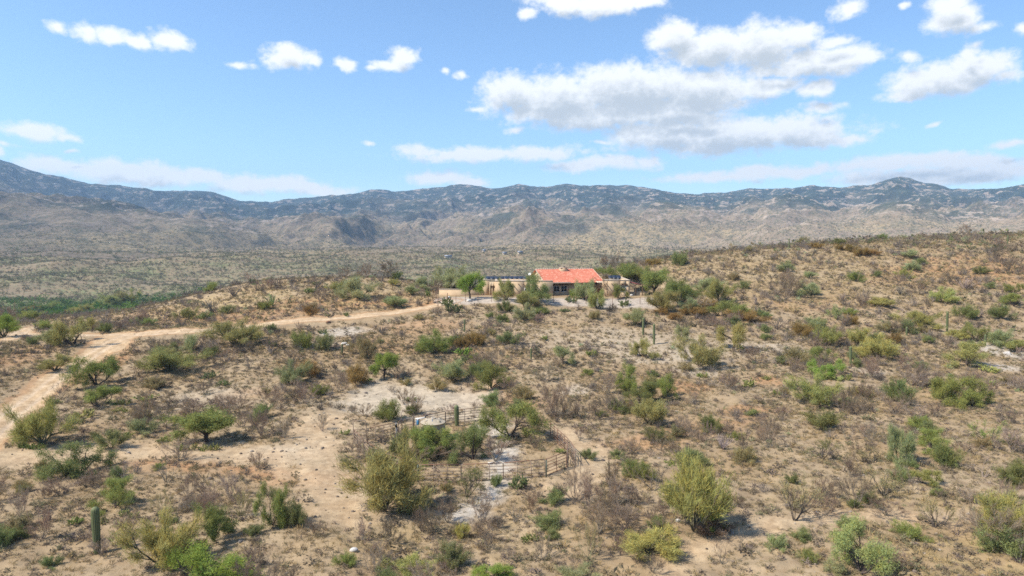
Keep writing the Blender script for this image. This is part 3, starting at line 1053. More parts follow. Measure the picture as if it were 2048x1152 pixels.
def saguaro_mesh(seed, h=3.2, rad=0.21, ribs=15):
    r = np.random.default_rng(seed)
    n = ribs * 4
    zs = list(np.linspace(-0.2, h - rad * 1.2, 16)) + [h - rad * (1.2 - 1.2 * math.sin(t)) for t in np.linspace(0.25, 1.5, 7)]
    prof = []
    for z in zs:
        if z < h - rad * 1.2:
            t = z / h
            q = rad * (0.82 + 0.22 * min(t * 2.2, 1.0) + 0.03 * math.sin(t * 9 + seed))
        else:
            s = min((z - (h - rad * 1.2)) / (rad * 1.2), 0.998)
            q = rad * 1.04 * math.sqrt(1 - s * s)
        prof.append((q, z))
    th = np.arange(n) / n * 6.2832
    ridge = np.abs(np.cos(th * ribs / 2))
    V, T = [], []
    for q, z in prof:
        rr_ = q * (0.86 + 0.14 * ridge ** 0.7)
        V.append(np.stack([rr_ * np.cos(th), rr_ * np.sin(th), np.full(n, z)], 1))
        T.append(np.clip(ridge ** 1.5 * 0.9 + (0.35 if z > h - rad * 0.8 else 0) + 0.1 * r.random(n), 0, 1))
    V = np.concatenate(V)
    q = np.array([(i * n + k, i * n + (k + 1) % n, (i + 1) * n + (k + 1) % n, (i + 1) * n + k) for i in range(len(prof) - 1) for k in range(n)])
    return np_mesh('saguaro', V, [q], M_SAG, True, {'tint': ('POINT', np.concatenate(T))})


TONE = {  # albedo of foliage
    'y': (0.385, 0.385, 0.155), 'o': (0.33, 0.345, 0.15), 'g': (0.255, 0.305, 0.11), 'b': (0.26, 0.36, 0.095), 'd': (0.19, 0.225, 0.095),
    's': (0.33, 0.385, 0.215), 'r': (0.30, 0.225, 0.095), 'm': (0.285, 0.235, 0.19), 'k': (0.215, 0.18, 0.145), 'w': (0.33, 0.285, 0.24), 'q': (0.36, 0.39, 0.16), 'l': (0.36, 0.42, 0.185),
    'c': (0.32, 0.30, 0.165), 'n': (0.23, 0.28, 0.13), 'p': (0.26, 0.195, 0.14),
}
BARK = {'P': (0.13, 0.12, 0.075), 'M': (0.085, 0.07, 0.058), 'T': (0.075, 0.06, 0.05), 'C': (0.13, 0.11, 0.09), 'L': (0.11, 0.095, 0.08), 'B': (0.17, 0.14, 0.125), 'D': (0.12, 0.10, 0.09)}
for _k in TONE:
    TONE[_k] = tuple(v * 1.10 for v in TONE[_k])
KIND = {  # object name, category, leaf part, wood part
    'P': ('palo_verde_tree', 'tree', 'crown', 'trunk'), 'M': ('mesquite_tree', 'tree', 'crown', 'trunk'), 'T': ('mesquite_tree', 'tree', 'crown', 'trunk'),
    'C': ('leafy_bush', 'bush', 'foliage', 'stems'), 'L': ('sparse_tree', 'tree', 'crown', 'trunk'), 'B': ('bare_shrub', 'shrub', 'twigs', 'stems'), 'D': ('bare_tree', 'tree', 'twigs', 'trunk'),
    'O': ('ocotillo', 'ocotillo', None, None), 'N': ('prickly_pear', 'cactus', None, None), 'S': ('saguaro', 'cactus', None, None),
}
GROUPS = {'P': 'palo verde trees of the slopes', 'M': 'mesquite trees of the slopes', 'T': 'mesquite trees of the slopes', 'C': 'leafy desert bushes', 'L': 'half leafless trees', 'B': 'leafless shrubs', 'D': 'bare trees',
          'O': 'ocotillos of the knolls', 'N': 'prickly pear clumps', 'S': 'saguaro cacti'}
_used = {k: 0 for k in KIND}
PLACED = []      # (x, y, radius) of the plants set one by one


def jit(c, a=0.12):
    f = 1.0 + random.uniform(-a, a)
    return tuple(v * f * (1 + random.uniform(-0.05, 0.05)) for v in c) + (1.0,)


def plant(kind, x, y, z, w_, h_, tone, label=None, group=None, variant=None):
    name, cat, lp, wp = KIND[kind]
    _used[kind] += 1
    rz = random.uniform(0, 6.28)
    if kind == 'S':
        o = link(name, saguaro_mesh(_used[kind], h_, w_ / 2), None, (x, y, z), (R(random.uniform(-1.5, 1.5)), R(random.uniform(-1.5, 1.5)), rz))
    elif kind in 'ON':
        me = SH[kind][(_used[kind] if variant is None else variant) % len(SH[kind])]
        o = link(name, me, None, (x, y, z), (0, 0, rz), (w_, w_, h_))
        o.color = jit(TONE[tone], 0.12)
    else:
        limb, leaf = SH[kind][(_used[kind] if variant is None else variant) % len(SH[kind])]
        o = link(name, None, None, (x, y, z), (0, 0, rz), (w_, w_ * random.uniform(0.9, 1.1), h_))
        o.empty_display_size = 0.2
        bk = link(wp, limb, o)
        bk.color = jit(BARK[kind] if kind not in 'BD' else tuple(v * 0.8 for v in TONE[tone]), 0.15)
        lf = link(lp, leaf, o)
        lf.color = jit(TONE[tone], 0.10)
    tag(o, label, cat, group or GROUPS[kind])
    PLACED.append((x, y, max(w_ * 0.4, 0.3)))
    return o
# ------------------------------------------------------------------ materials of built things
M_STUCCO = simple_mat('tan_stucco', (0.53, 0.38, 0.235), 0.9, 0.14, 0.9, bump=0.15)
M_STUCCO2 = simple_mat('pale_stucco', (0.60, 0.45, 0.29), 0.9, 0.12, 0.9, bump=0.15)
M_COPE = simple_mat('light_coping', (0.55, 0.44, 0.33), 0.85, 0.1, 2.0)
M_WOOD = simple_mat('dark_wood', (0.13, 0.075, 0.04), 0.8, 0.3, 5.0)
M_DOOR = simple_mat('ochre_door', (0.36, 0.22, 0.10), 0.7, 0.2, 3.0)
M_WHITE = simple_mat('white_paint', (0.72, 0.70, 0.66), 0.5, 0.08, 4.0)
M_GREY = simple_mat('grey_metal', (0.30, 0.31, 0.33), 0.5, 0.2, 5.0, 0.4)
M_RUST = simple_mat('rusty_pipe', (0.20, 0.085, 0.042), 0.8, 0.35, 4.0, col2=(0.13, 0.065, 0.04))
M_PIPE = simple_mat('weathered_pipe', (0.26, 0.215, 0.165), 0.75, 0.3, 3.0, col2=(0.25, 0.15, 0.10))
M_TOP = simple_mat('orange_rust_pipe', (0.24, 0.10, 0.05), 0.8, 0.3, 2.5, col2=(0.17, 0.11, 0.075))
M_TANK = simple_mat('tan_plastic', (0.33, 0.26, 0.17), 0.6, 0.10, 2.0)
M_TANKD = simple_mat('tan_plastic_lid', (0.41, 0.335, 0.235), 0.6, 0.12, 2.5)
M_BLUE = simple_mat('blue_plastic', (0.04, 0.20, 0.36), 0.4, 0.15, 5.0)
M_BLACK = simple_mat('black_rubber', (0.02, 0.02, 0.022), 0.5, 0.2, 5.0)
M_STONE = simple_mat('pale_boulder', (0.58, 0.54, 0.49), 0.9, 0.25, 3.0, bump=0.4)
M_ROOFP = simple_mat('dark_red_tin', (0.22, 0.05, 0.035), 0.7, 0.25, 2.0)

m, nt, out = new_mat('window_glass')
p = nt.node('ShaderNodeBsdfPrincipled', {'Base Color': (0.018, 0.022, 0.026, 1), 'Roughness': 0.06})
nt.l.new(p.outputs[0], out.inputs[0])
M_GLASS = m
m, nt, out = new_mat('solar_cells')
tc = nt.node('ShaderNodeTexCoord').outputs['Object']
br = nt.node('ShaderNodeTexBrick', {'Vector': tc, 'Color1': (0.014, 0.018, 0.03, 1), 'Color2': (0.018, 0.022, 0.036, 1), 'Mortar': (0.04, 0.045, 0.06, 1), 'Scale': 6.0, 'Mortar Size': 0.02}, offset=0.0)
p = nt.node('ShaderNodeBsdfPrincipled', {'Base Color': br.outputs[0], 'Roughness': 0.4})
nt.l.new(p.outputs[0], out.inputs[0])
M_SOLAR = m
m, nt, out = new_mat('clay_roof_tiles')
tc = nt.node('ShaderNodeTexCoord').outputs['Object']
cell = nt.node('ShaderNodeTexVoronoi', {'Vector': nt.vmath('MULTIPLY', tc, (3.3, 2.4, 2.4)).outputs[0], 'Scale': 1.0})
n1_ = nt.noise(tc, 0.7, 4.0, 0.6)
rc = nt.node('ShaderNodeSeparateColor', {0: cell.outputs['Color']}).outputs[0]
c = nt.mix(nt.ss(rc, 0.1, 0.9), (0.61, 0.18, 0.105), (0.69, 0.25, 0.155))
c = nt.mix(nt.math('MULTIPLY', nt.ss(rc, 0.82, 0.95), 0.6), c, (0.78, 0.42, 0.29))
c = nt.mix(nt.math('MULTIPLY', nt.ss(n1_, 0.5, 0.7), 0.4), c, (0.68, 0.26, 0.16))
p = nt.node('ShaderNodeBsdfPrincipled', {'Base Color': c, 'Roughness': 0.85})
nt.l.new(p.outputs[0], out.inputs[0])
M_TILE = m


def W(px, py, Y):
    d = ray(px, py)
    return CAM + d * (Y / d[1])


def wx(px, Y):
    return (px - CX) / FPX * Y / math.cos(PITCH) * 0.9985


# ------------------------------------------------------------------ the house
house = link('ranch_house', None, None, (0, 150, HZ))
tag(house, 'tan adobe ranch house with orange clay tile roof and flat roofed wings', 'house')
HM = Matrix.Translation((0, 150, HZ)).inverted()


def hb(name, mat, x0, x1, y0, y1, z0, z1, parent=house, bev=0.03, smooth=False):
    """box part of the house; coordinates in the house's own frame"""
    o = MB().box(x0, x1, y0, y1, z0, z1).obj(name, mat, parent)
    if bev:
        b = o.modifiers.new('bevel', 'BEVEL')
        b.width = bev
        b.segments = 2
    return o


def hole_wall(name, mat, x0, x1, y0, y1, z0, z1, holes, parent=house):
    """wall slab facing -y with rectangular openings (hx0, hx1, hz0, hz1), sorted by x, not overlapping"""
    mb = MB()
    xs = x0
    for a, b, c, d in sorted(holes):
        mb.box(xs, a, y0, y1, z0, z1)
        mb.box(a, b, y0, y1, z0, c)
        mb.box(a, b, y0, y1, d, z1)
        xs = b
    mb.box(xs, x1, y0, y1, z0, z1)
    return mb.obj(name, mat, parent)


def window(x0, x1, z0, z1, yf, parent=house, panes=2, lintel=True):
    """frame set into a wall whose face is at y = yf"""
    mb = MB()
    t = 0.09
    ys, ye = yf - 0.03, yf + 0.12
    mb.box(x0, x1, ys, ye, z1 - t, z1)
    mb.box(x0, x1, ys, ye, z0, z0 + t)
    mb.box(x0, x0 + t, ys + 0.003, ye - 0.003, z0 + t, z1 - t)
    mb.box(x1 - t, x1, ys + 0.003, ye - 0.003, z0 + t, z1 - t)
    wn_ = mb.obj('window', M_WHITE, parent)
    step = (x1 - x0 - 2 * t) / panes
    for i in range(panes):
        a = x0 + t + i * step
        MB().box(a + 0.02, a + step - 0.02, yf + 0.05, yf + 0.07, z0 + t, z1 - t).obj('pane', M_GLASS, wn_)
        if i:
            MB().box(a - 0.03, a + 0.03, yf + 0.0, yf + 0.1, z0 + t + 0.004, z1 - t - 0.004).obj('mullion', M_WHITE, wn_)
    if lintel:
        MB().box(x0 - 0.2, x1 + 0.2, yf - 0.10, yf + 0.02, z1 + 0.02, z1 + 0.26).obj('lintel', M_WOOD, wn_)
    return wn_


def X(px):
    return (px - CX) / FPX * 150.3


# left wing: long flat roofed block
LW0, LW1, WT = X(990), X(1106), 3.32
hole_wall('wall', M_STUCCO, LW0, LW1, 0.0, 0.4, -1.2, WT, [(X(1011), X(1022), 1.35, 2.15), (X(1049), X(1057), 0.75, 1.75)])
hb('wall', M_STUCCO, LW0 + 0.003, LW0 + 0.4, 0.403, 11.0, -1.2, WT - 0.004, bev=0)
hb('wall', M_STUCCO, LW0 + 0.403, LW1, 10.6, 11.0, -1.2, WT - 0.006, bev=0)
hb('flat_roof', M_COPE, LW0 + 0.403, LW1 + 4, 0.403, 10.597, WT - 0.55, WT - 0.40, bev=0)
hb('parapet', M_COPE, LW0 - 0.06, LW1, -0.06, 0.46, WT + 0.002, WT + 0.10)
hb('parapet', M_COPE, LW0 - 0.06, LW0 + 0.46, 0.463, 11.05, WT + 0.004, WT + 0.10)
window(X(1011), X(1022), 1.35, 2.15, 0.0, panes=2)
window(X(1049), X(1057), 0.75, 1.75, 0.0, panes=2, lintel=False)
for px in (997.5, 1007, 1016.5, 1025, 1037, 1047, 1058, 1070):
    o = MB().tube([(X(px), -0.62, 2.62), (X(px), 0.1, 2.62)], 0.10, 8).obj('viga', M_WOOD, house)
# step forward with the two narrow doors, sunlit brightness put in as paler stucco
b = hole_wall('wall', M_STUCCO2, X(978.6), LW0 - 0.003, 0.9, 1.3, -1.2, 3.05, [(X(980.4), X(983.2), 0.02, 2.0), (X(985.2), X(988.2), 0.02, 2.0)])
for a, c_ in ((980.4, 983.2), (985.2, 988.2)):
    dr = MB().box(X(a), X(c_), 1.05, 1.12, 0.0, 1.98).obj('door', M_DOOR, house)
    MB().box(X(a) - 0.08, X(c_) + 0.08, 0.78, 0.896, 2.02, 2.2).obj('lintel', M_WOOD, dr)
    MB().tube([(X(c_) - 0.07, 1.02, 0.98), (X(c_) - 0.07, 1.02, 1.08)], 0.02, 6).obj('handle', M_GREY, dr)
hb('wall', M_STUCCO, X(964), X(978.6) - 0.003, 2.2, 2.6, -1.2, 3.35, bev=0)
hb('wall', M_STUCCO, X(964) + 0.003, X(964) + 0.4, 2.603, 11.0, -1.2, 3.346, bev=0)
hb('parapet', M_COPE, X(964) - 0.05, X(978.6) + 0.02, 2.15, 2.66, 3.352, 3.44)
# solar array: nine modules on a low rack behind the parapet
x0, x1 = X(971) * 1.03, X(1056) * 1.03
n = 9
for i in range(n):
    a = x0 + (x1 - x0) * i / n
    b2 = x0 + (x1 - x0) * (i + 1) / n - 0.04
    mb = MB()
    mb.add([(a, 4.2, 3.48), (b2, 4.2, 3.48), (b2, 5.9, 4.02), (a, 5.9, 4.02), (a, 4.2, 3.43), (b2, 4.2, 3.43), (b2, 5.9, 3.97), (a, 5.9, 3.97)],
           [(0, 1, 2, 3), (7, 6, 5, 4), (0, 4, 5, 1), (1, 5, 6, 2), (2, 6, 7, 3), (3, 7, 4, 0)])
    pn = mb.obj('solar_panel', M_SOLAR, house)
    MB().tube([(a + 0.1, 5.8, 2.9), (a + 0.1, 5.8, 3.93)], 0.025, 5).obj('rack_leg', M_GREY, pn)
    MB().tube([(a + 0.1, 4.25, 2.9), (a + 0.1, 4.25, 3.43)], 0.025, 5).obj('rack_leg', M_GREY, pn)
# great room under the tiled roof, turned a little
TH = R(14)
RM = Matrix.Translation((X(1091), 0.4, 0)) @ Matrix.Rotation(TH, 4, 'Z')
great = link('great_room', None, house)
great.matrix_local = RM
GL, GD, EZ, RZ = 13.8, 15.0, 2.72, 5.45     # length along the ridge, depth, eave and ridge height
RUN = 7.6


def gb(name, mat, *a):
    return MB().box(*a).obj(name, mat, great)


hole_wall('wall', M_STUCCO, 0.35, GL - 0.1, 0.75, 1.15, -1.2, EZ - 0.10, [(2.1, 3.55, 0.72, 2.12), (3.85, 5.3, 0.72, 2.12)], great)
window(2.1, 3.55, 0.72, 2.12, 0.75, great, panes=2)
window(3.85, 5.3, 0.72, 2.12, 0.75, great, panes=2)
# end walls follow the roof slope
for xx in (0.352, GL - 0.50):
    mb = MB()
    pr = [(1.153, -1.2), (GD - 0.8, -1.2), (GD - 0.8, EZ - 0.2), (RUN, RZ - 0.25), (1.153, EZ - 0.1)]
    v = [(xx, y_, z_) for y_, z_ in pr] + [(xx + 0.4, y_, z_) for y_, z_ in pr]
    mb.add(v, [(0, 1, 6, 5), (1, 2, 7, 6), (2, 3, 8, 7), (3, 4, 9, 8), (4, 0, 5, 9)], [(0, 4, 1), (1, 4, 2), (2, 4, 3), (5, 6, 9), (6, 7, 9), (7, 8, 9)])
    mb.obj('wall', M_STUCCO2, great)


def tile_slope(name, y0, z0, y1, z1, back=False):
    """barrel tiles: ribs run down the slope, each course steps up a little"""
    nx = int(GL / 0.30) * 6
    rows = 17
    xs = np.linspace(-0.1, GL + 0.1, nx + 1)
    V, q = [], []
    rib = np.abs(np.sin(xs / 0.30 * math.pi)) * 0.085
    for r_ in range(rows):
        for e in (0, 1):
            t = (r_ + e) / rows
            zz = z0 + (z1 - z0) * t + (0.055 if e == 0 else 0.0)
            yy = y0 + (y1 - y0) * t
            V.append(np.stack([xs, np.full(nx + 1, yy), zz + rib], 1))
    V = np.concatenate(V)
    m_ = nx + 1
    for j in range(rows * 2 - 1):
        a = np.arange(nx) + j * m_
        f = np.stack([a, a + 1, a + 1 + m_, a + m_], 1)
        q.append(f[:, ::-1] if back else f)
    me = np_mesh(name, V, [np.concatenate(q)], M_TILE, True)
    return link(name, me, great)


rf = tile_slope('roof', -0.05, EZ, RUN, RZ)
rb = tile_slope('roof', GD + 0.1, EZ - 0.1, RUN, RZ, True)
mb = MB()
for i in range(26):
    a = -0.1 + (GL + 0.2) * i / 26
    mb.tube([(a, RUN, RZ + 0.06), (a + (GL + 0.2) / 26 + 0.05, RUN, RZ + 0.09)], [0.13, 0.15], 8)
mb.obj('ridge_cap', M_COPE, rf, True)
for e in (-0.16, GL + 0.10):
    mb = MB()
    mb.add([(e, -0.1, EZ - 0.14), (e + 0.06, -0.1, EZ - 0.14), (e + 0.06, RUN, RZ - 0.14), (e, RUN, RZ - 0.14), (e, -0.1, EZ + 0.14), (e + 0.06, -0.1, EZ + 0.14), (e + 0.06, RUN, RZ + 0.14), (e, RUN, RZ + 0.14)],
           [(0, 3, 2, 1), (4, 5, 6, 7), (0, 1, 5, 4), (1, 2, 6, 5), (2, 3, 7, 6), (3, 0, 4, 7)])
    mb.obj('bargeboard', M_COPE, rf)
gb('eave_board', M_WOOD, -0.08, GL + 0.08, 0.0, 0.10, EZ - 0.16, EZ - 0.03)
gb('soffit', M_WOOD, -0.02, GL + 0.02, 0.103, 0.75, EZ - 0.13, EZ - 0.07)
# chimney through the slope close under the ridge
ch_ = MB().box(5.5, 7.2, RUN - 1.35, RUN - 0.35, RZ - 1.0, RZ + 0.38).obj('chimney', M_STUCCO, great)
MB().box(5.42, 7.28, RUN - 1.43, RUN - 0.27, RZ + 0.382, RZ + 0.50).obj('chimney_cap', M_COPE, ch_)
MB().tube([(6.6, RUN - 0.85, RZ + 0.5), (6.6, RUN - 0.85, RZ + 0.72)], 0.16, 10).obj('flue', M_BLACK, ch_)
# regroup: the parts of the great room belong to the house itself
bpy.context.view_layer.update()
for o in list(great.children):
    mw = great.matrix_local @ o.matrix_local
    o.parent = house
    o.matrix_local = mw
bpy.data.objects.remove(great)
# right wing
RW0, RW1 = X(1205), X(1260)
hole_wall('wall', M_STUCCO, RW0, RW1, 0.2, 0.6, -1.2, 3.42, [(X(1241), X(1253), 0.9, 2.25)])
window(X(1241), X(1253), 0.9, 2.25, 0.2, panes=3)
hb('wall', M_STUCCO2, RW1 - 0.4, RW1 - 0.003, 0.603, 11.0, -1.2, 3.416, bev=0)
hb('flat_roof', M_COPE, RW0 - 1.0, RW1 - 0.403, 0.603, 10.9, 2.85, 3.0, bev=0)
hb('parapet', M_COPE, RW0, RW1 + 0.06, 0.14, 0.66, 3.422, 3.53)
hb('parapet', M_COPE, RW1 - 0.46, RW1 + 0.06, 0.663, 11.05, 3.424, 3.53)
for px in (1213, 1223.5, 1234, 1244, 1253.5):
    MB().tube([(X(px), -0.42, 2.68), (X(px), 0.3, 2.68)], 0.10, 8).obj('viga', M_WOOD, house)
for i in range(3):
    a = X(1219) * 1.02 + i * 0.95
    mb = MB()
    mb.add([(a, 4.0, 3.62), (a + 0.9, 4.0, 3.62), (a + 0.9, 5.6, 4.25), (a, 5.6, 4.25), (a, 4.0, 3.57), (a + 0.9, 4.0, 3.57), (a + 0.9, 5.6, 4.2), (a, 5.6, 4.2)],
           [(0, 1, 2, 3), (7, 6, 5, 4), (0, 4, 5, 1), (1, 5, 6, 2), (2, 6, 7, 3), (3, 7, 4, 0)])
    pn = mb.obj('solar_panel', M_SOLAR, house)
    MB().tube([(a + 0.1, 5.5, 3.0), (a + 0.1, 5.5, 4.15)], 0.025, 5).obj('rack_leg', M_GREY, pn)
    MB().tube([(a + 0.1, 4.05, 3.0), (a + 0.1, 4.05, 3.56)], 0.025, 5).obj('rack_leg', M_GREY, pn)
# porch with a dark red lean-to roof and low walls
mb = MB()
mb.add([(RW1 + 0.002, 0.5, 3.05), (RW1 + 3.0, 0.5, 2.35), (RW1 + 3.0, 6.5, 2.35), (RW1 + 0.002, 6.5, 3.05), (RW1 + 0.002, 0.5, 2.93), (RW1 + 3.0, 0.5, 2.23), (RW1 + 3.0, 6.5, 2.23), (RW1 + 0.002, 6.5, 2.93)],
       [(0, 1, 2, 3), (7, 6, 5, 4), (0, 4, 5, 1), (1, 5, 6, 2), (2, 6, 7, 3), (3, 7, 4, 0)])
mb.obj('porch_roof', M_ROOFP, house)
for xx in (RW1 + 1.4, RW1 + 2.9):
    MB().tube([(xx, 0.7, -0.5), (xx, 0.7, 2.5 - (xx - RW1) * 0.1)], 0.08, 8).obj('porch_post', M_WOOD, house)
MB().tube([(X(1061), 6.2, 2.9), (X(1061), 6.2, 4.35)], 0.03, 6).obj('dish_mast', M_GREY, house)
dm = MB().lathe([(0.02, 0.0), (0.16, 0.02), (0.27, 0.07), (0.34, 0.14)], 16).obj('satellite_dish', M_WHITE, house, True)
dm.location = (X(1061), 6.12, 4.42)
dm.rotation_euler = (R(62), 0, R(-25))
dm.modifiers.new('solid', 'SOLIDIFY').thickness = 0.02

# walls of the yard
gw = link('garden_wall', None, None, (0, 152, HZ))
tag(gw, 'low tan garden wall running left from the house', 'wall')
o = MB().box(X(876), X(964) - 0.06, 0, 0.3, -1.5, 1.28).obj('wall_body', M_STUCCO, gw)
o = MB().box(X(876) - 0.04, X(964) - 0.06, -0.04, 0.34, 1.283, 1.37).obj('coping', M_COPE, gw)
pw = link('patio_wall', None, None, (0, 151, HZ))
tag(pw, 'low stepped tan patio wall under the dark red porch roof', 'wall')
MB().box(RW1 + 0.06, X(1297), 0, 0.3, -1.5, 0.78).obj('wall_body', M_STUCCO, pw)
MB().box(RW1 + 0.06, X(1297) + 0.04, -0.04, 0.34, 0.783, 0.86).obj('coping', M_COPE, pw)
MB().box(X(1274), X(1296), 2.2, 2.5, -0.5, 1.5).obj('upper_wall', M_STUCCO2, pw)

# ------------------------------------------------------------------ yard fence and gate
def gp(px, py):
    return ground(px, py)


fence = link('pipe_fence', None, None, tuple(gp(1080, 606)))
tag(fence, 'long rusty pipe and wire fence in front of the house yard', 'fence')
fo_ = np.array(fence.location)
FP = [(895, 606), (912, 605), (931, 604), (956, 604), (983, 604), (1008, 605), (1034, 606), (1062, 606), (1084, 606), (1107, 606), (1135, 606), (1152, 608), (1172, 609), (1199, 610), (1225, 611), (1253, 610), (1280, 609), (1300, 607)]
fpts = [gp(*q) for q in FP]
for i, q in enumerate(fpts):
    a = q - fo_
    MB().tube([a + [0, 0, -0.3], a + [0, 0, 1.55 if i else 2.0]], 0.05 if i else 0.08, 6).obj('post', M_RUST, fence)
for hgt_, rad_, mm in ((1.38, 0.022, M_RUST), (0.95, 0.008, M_GREY), (0.5, 0.008, M_GREY)):
    mb = MB()
    mb.tube([q - fo_ + [0, 0, hgt_] for q in fpts], rad_, 5)
    mb.obj('rail' if rad_ > 0.01 else 'wire', mm, fence)
g0, g1 = gp(876, 612), gp(894, 607)
pg = link('pipe_gate', None, None, tuple(g0))
tag(pg, 'closed rusty pipe gate leaf across the driveway by the prickly pear', 'gate')
dv = g1 - g0
for hgt_ in (0.35, 0.8, 1.3):
    MB().tube([[0, 0, hgt_], dv + [0, 0, hgt_]], 0.04, 6).obj('rail', M_RUST, pg)
MB().tube([[0, 0, -0.3], [0, 0, 1.9]], 0.07, 8).obj('hinge_post', M_RUST, pg)
MB().tube([dv + [0, 0, 0.3], dv + [0, 0, 1.35]], 0.04, 6).obj('end_post', M_RUST, pg)
g0, g1 = gp(866, 604), gp(876, 597)
pg = link('pipe_gate', None, None, tuple(g0))
tag(pg, 'open rusty pipe gate leaf seen nearly edge-on left of the driveway', 'gate')
dv = g1 - g0
for t in (0, 0.4, 0.7, 1.0):
    MB().tube([dv * t + [0, 0, -0.3 if t == 0 else 0.1], dv * t + [0, 0, 2.3 if t in (0, 1.0) else 1.9]], 0.06, 6).obj('bar', M_RUST, pg)
for hgt_ in (0.3, 1.1, 1.85):
    MB().tube([[0, 0, hgt_], dv + [0, 0, hgt_]], 0.035, 6).obj('rail', M_RUST, pg)
# tall cactus on a stem by the gate
q = gp(856, 608)
tcx = link('tree_cactus', None, None, tuple(q))
tag(tcx, 'tall bushy cactus on a thin brown stem beside the driveway gate', 'cactus')
MB().tube([(0, 0, -0.2), (0.05, 0, 0.9), (0.0, 0.03, 1.9)], [0.1, 0.08, 0.07], 8).obj('stem', M_WOOD, tcx)
hd = link('pads', SH['N'][1], tcx, (0, 0, 1.6), None, (1.15, 1.15, 1.4))
hd.color = jit(TONE['g'])
# boulders and mailbox
for k, (px, py, s_, lb) in enumerate(((939, 603, 0.75, 'white boulder at the driveway edge under the vivid green tree'), (1263, 592, 0.5, 'small white boulder at the corner of the right wing'), (1356, 1045, 0.28, 'white stone beside the tall yellow palo verde'), (688, 690, 0.6, 'white slab of rock in the pale rubble'),
                                   (697, 692, 0.45, 'pinkish white rock beside the slab in the rubble'), (707, 1105, 0.35, 'white stone pair left of the bottom centre'), (656, 646, 0.5, 'dark red rock on the edge of the house road'))):
    q = gp(px, py)
    v, f = STONEV = (None, None)
    t_ = (1 + 5 ** 0.5) / 2
    v = np.array([(-1, t_, 0), (1, t_, 0), (-1, -t_, 0), (1, -t_, 0), (0, -1, t_), (0, 1, t_), (0, -1, -t_), (0, 1, -t_), (t_, 0, -1), (t_, 0, 1), (-t_, 0, -1), (-t_, 0, 1)], float) / 1.9
    f = [(0, 11, 5), (0, 5, 1), (0, 1, 7), (0, 7, 10), (0, 10, 11), (1, 5, 9), (5, 11, 4), (11, 10, 2), (10, 7, 6), (7, 1, 8), (3, 9, 4), (3, 4, 2), (3, 2, 6), (3, 6, 8), (3, 8, 9), (4, 9, 5), (2, 4, 11), (6, 2, 10), (8, 6, 7), (9, 8, 1)]
    rr_ = np.random.default_rng(k)
    v = v * (1 + rr_.normal(0, 0.16, (12, 1))) * np.array([1.1, 0.9, 0.62]) * s_
    o = MB().add(v, (), f).obj('boulder', M_RUST if k == 6 else M_STONE, None, False, tuple(q + [0, 0, s_ * 0.25]))
    sm = o.modifiers.new('round', 'SUBSURF')
    sm.levels = sm.render_levels = 1
    tag(o, lb, 'boulder')
q = gp(898, 606)
mbx = link('mailbox', None, None, tuple(q))
tag(mbx, 'small white box on a post behind the driveway prickly pear', 'box')
MB().tube([(0, 0, -0.2), (0, 0, 0.9)], 0.05, 6).obj('post', M_WOOD, mbx)
MB().box(-0.16, 0.16, -0.25, 0.25, 0.9, 1.2).tube([(0, -0.25, 1.2), (0, 0.25, 1.2)], 0.16, 12).obj('box_body', M_WHITE, mbx)
# survey post and stake on the slope
# ------------------------------------------------------------------ the corral
def rounded(x0, x1, z0, z1, r=0.14, n=4):
    pts = []
    for cx_, cz_, a0 in ((x1 - r, z1 - r, 0), (x0 + r, z1 - r, 90), (x0 + r, z0 + r, 180), (x1 - r, z0 + r, 270)):
        for i in range(n + 1):
            a = R(a0 + 90 * i / n)
            pts.append((cx_ + r * math.cos(a), 0, cz_ + r * math.sin(a)))
    return pts


def panel(p0, p1, label, kind='panel', h=1.5, rails=4, uprights=2, sign=False, mat=None):
    p0, p1 = np.array(p0), np.array(p1)
    mid_ = (p0 + p1) / 2
    d = p1 - p0
    L = math.hypot(d[0], d[1]) - 0.06
    rz = math.atan2(d[1], d[0])
    sl = -math.atan2(d[2], L)
    name = 'corral_fence' if kind == 'panel' else 'corral_gate'
    o = link(name, None, None, tuple(mid_), (0, sl, rz))
    tag(o, label, 'corral panel' if kind == 'panel' else 'corral gate', 'steel corral panels' if kind == 'panel' else 'corral gates')
    mt = mat or M_PIPE
    a, b = -L / 2, L / 2
    if kind == 'panel':
        MB().tube(rounded(a, b, 0.06, h), 0.032, 6, closed=True).obj('frame', mt, o, True)
        MB().tube([(a + 0.12, 0, h), (b - 0.12, 0, h)], 0.037, 6).obj('top_rail', M_TOP, o, True)
        z0, z1 = 0.06, h
    else:
        H_ = 2.35
        MB().tube([(a, 0, -0.05), (a, 0, H_ - 0.2), (a + 0.06, 0, H_ - 0.06), (a + 0.2, 0, H_), (b - 0.2, 0, H_), (b - 0.06, 0, H_ - 0.06), (b, 0, H_ - 0.2), (b, 0, -0.05)], 0.036, 6).obj('bow_frame', mt, o, True)
        a, b = a + 0.09, b - 0.09
        z0, z1 = 0.12, 1.45
        MB().tube(rounded(a, b, z0, z1), 0.03, 6, closed=True).obj('gate_frame', mt, o, True)
    for i in range(1, rails + 1):
        zz = z0 + (z1 - z0) * i / (rails + 1)
        MB().tube([(a, 0, zz), (b, 0, zz)], 0.027, 5).obj('rail', mt, o, True)
    for i in range(1, uprights + 1):
        xx = a + (b - a) * i / (uprights + 1)
        MB().tube([(xx, 0.03, z0), (xx, 0.03, z1)], 0.03, 5).obj('upright', mt, o, True)
    if sign:
        MB().box(a + 0.9, a + 1.35, -0.06, -0.045, h - 0.12, h + 0.06).obj('sign_plate', M_WHITE, o)
    return o


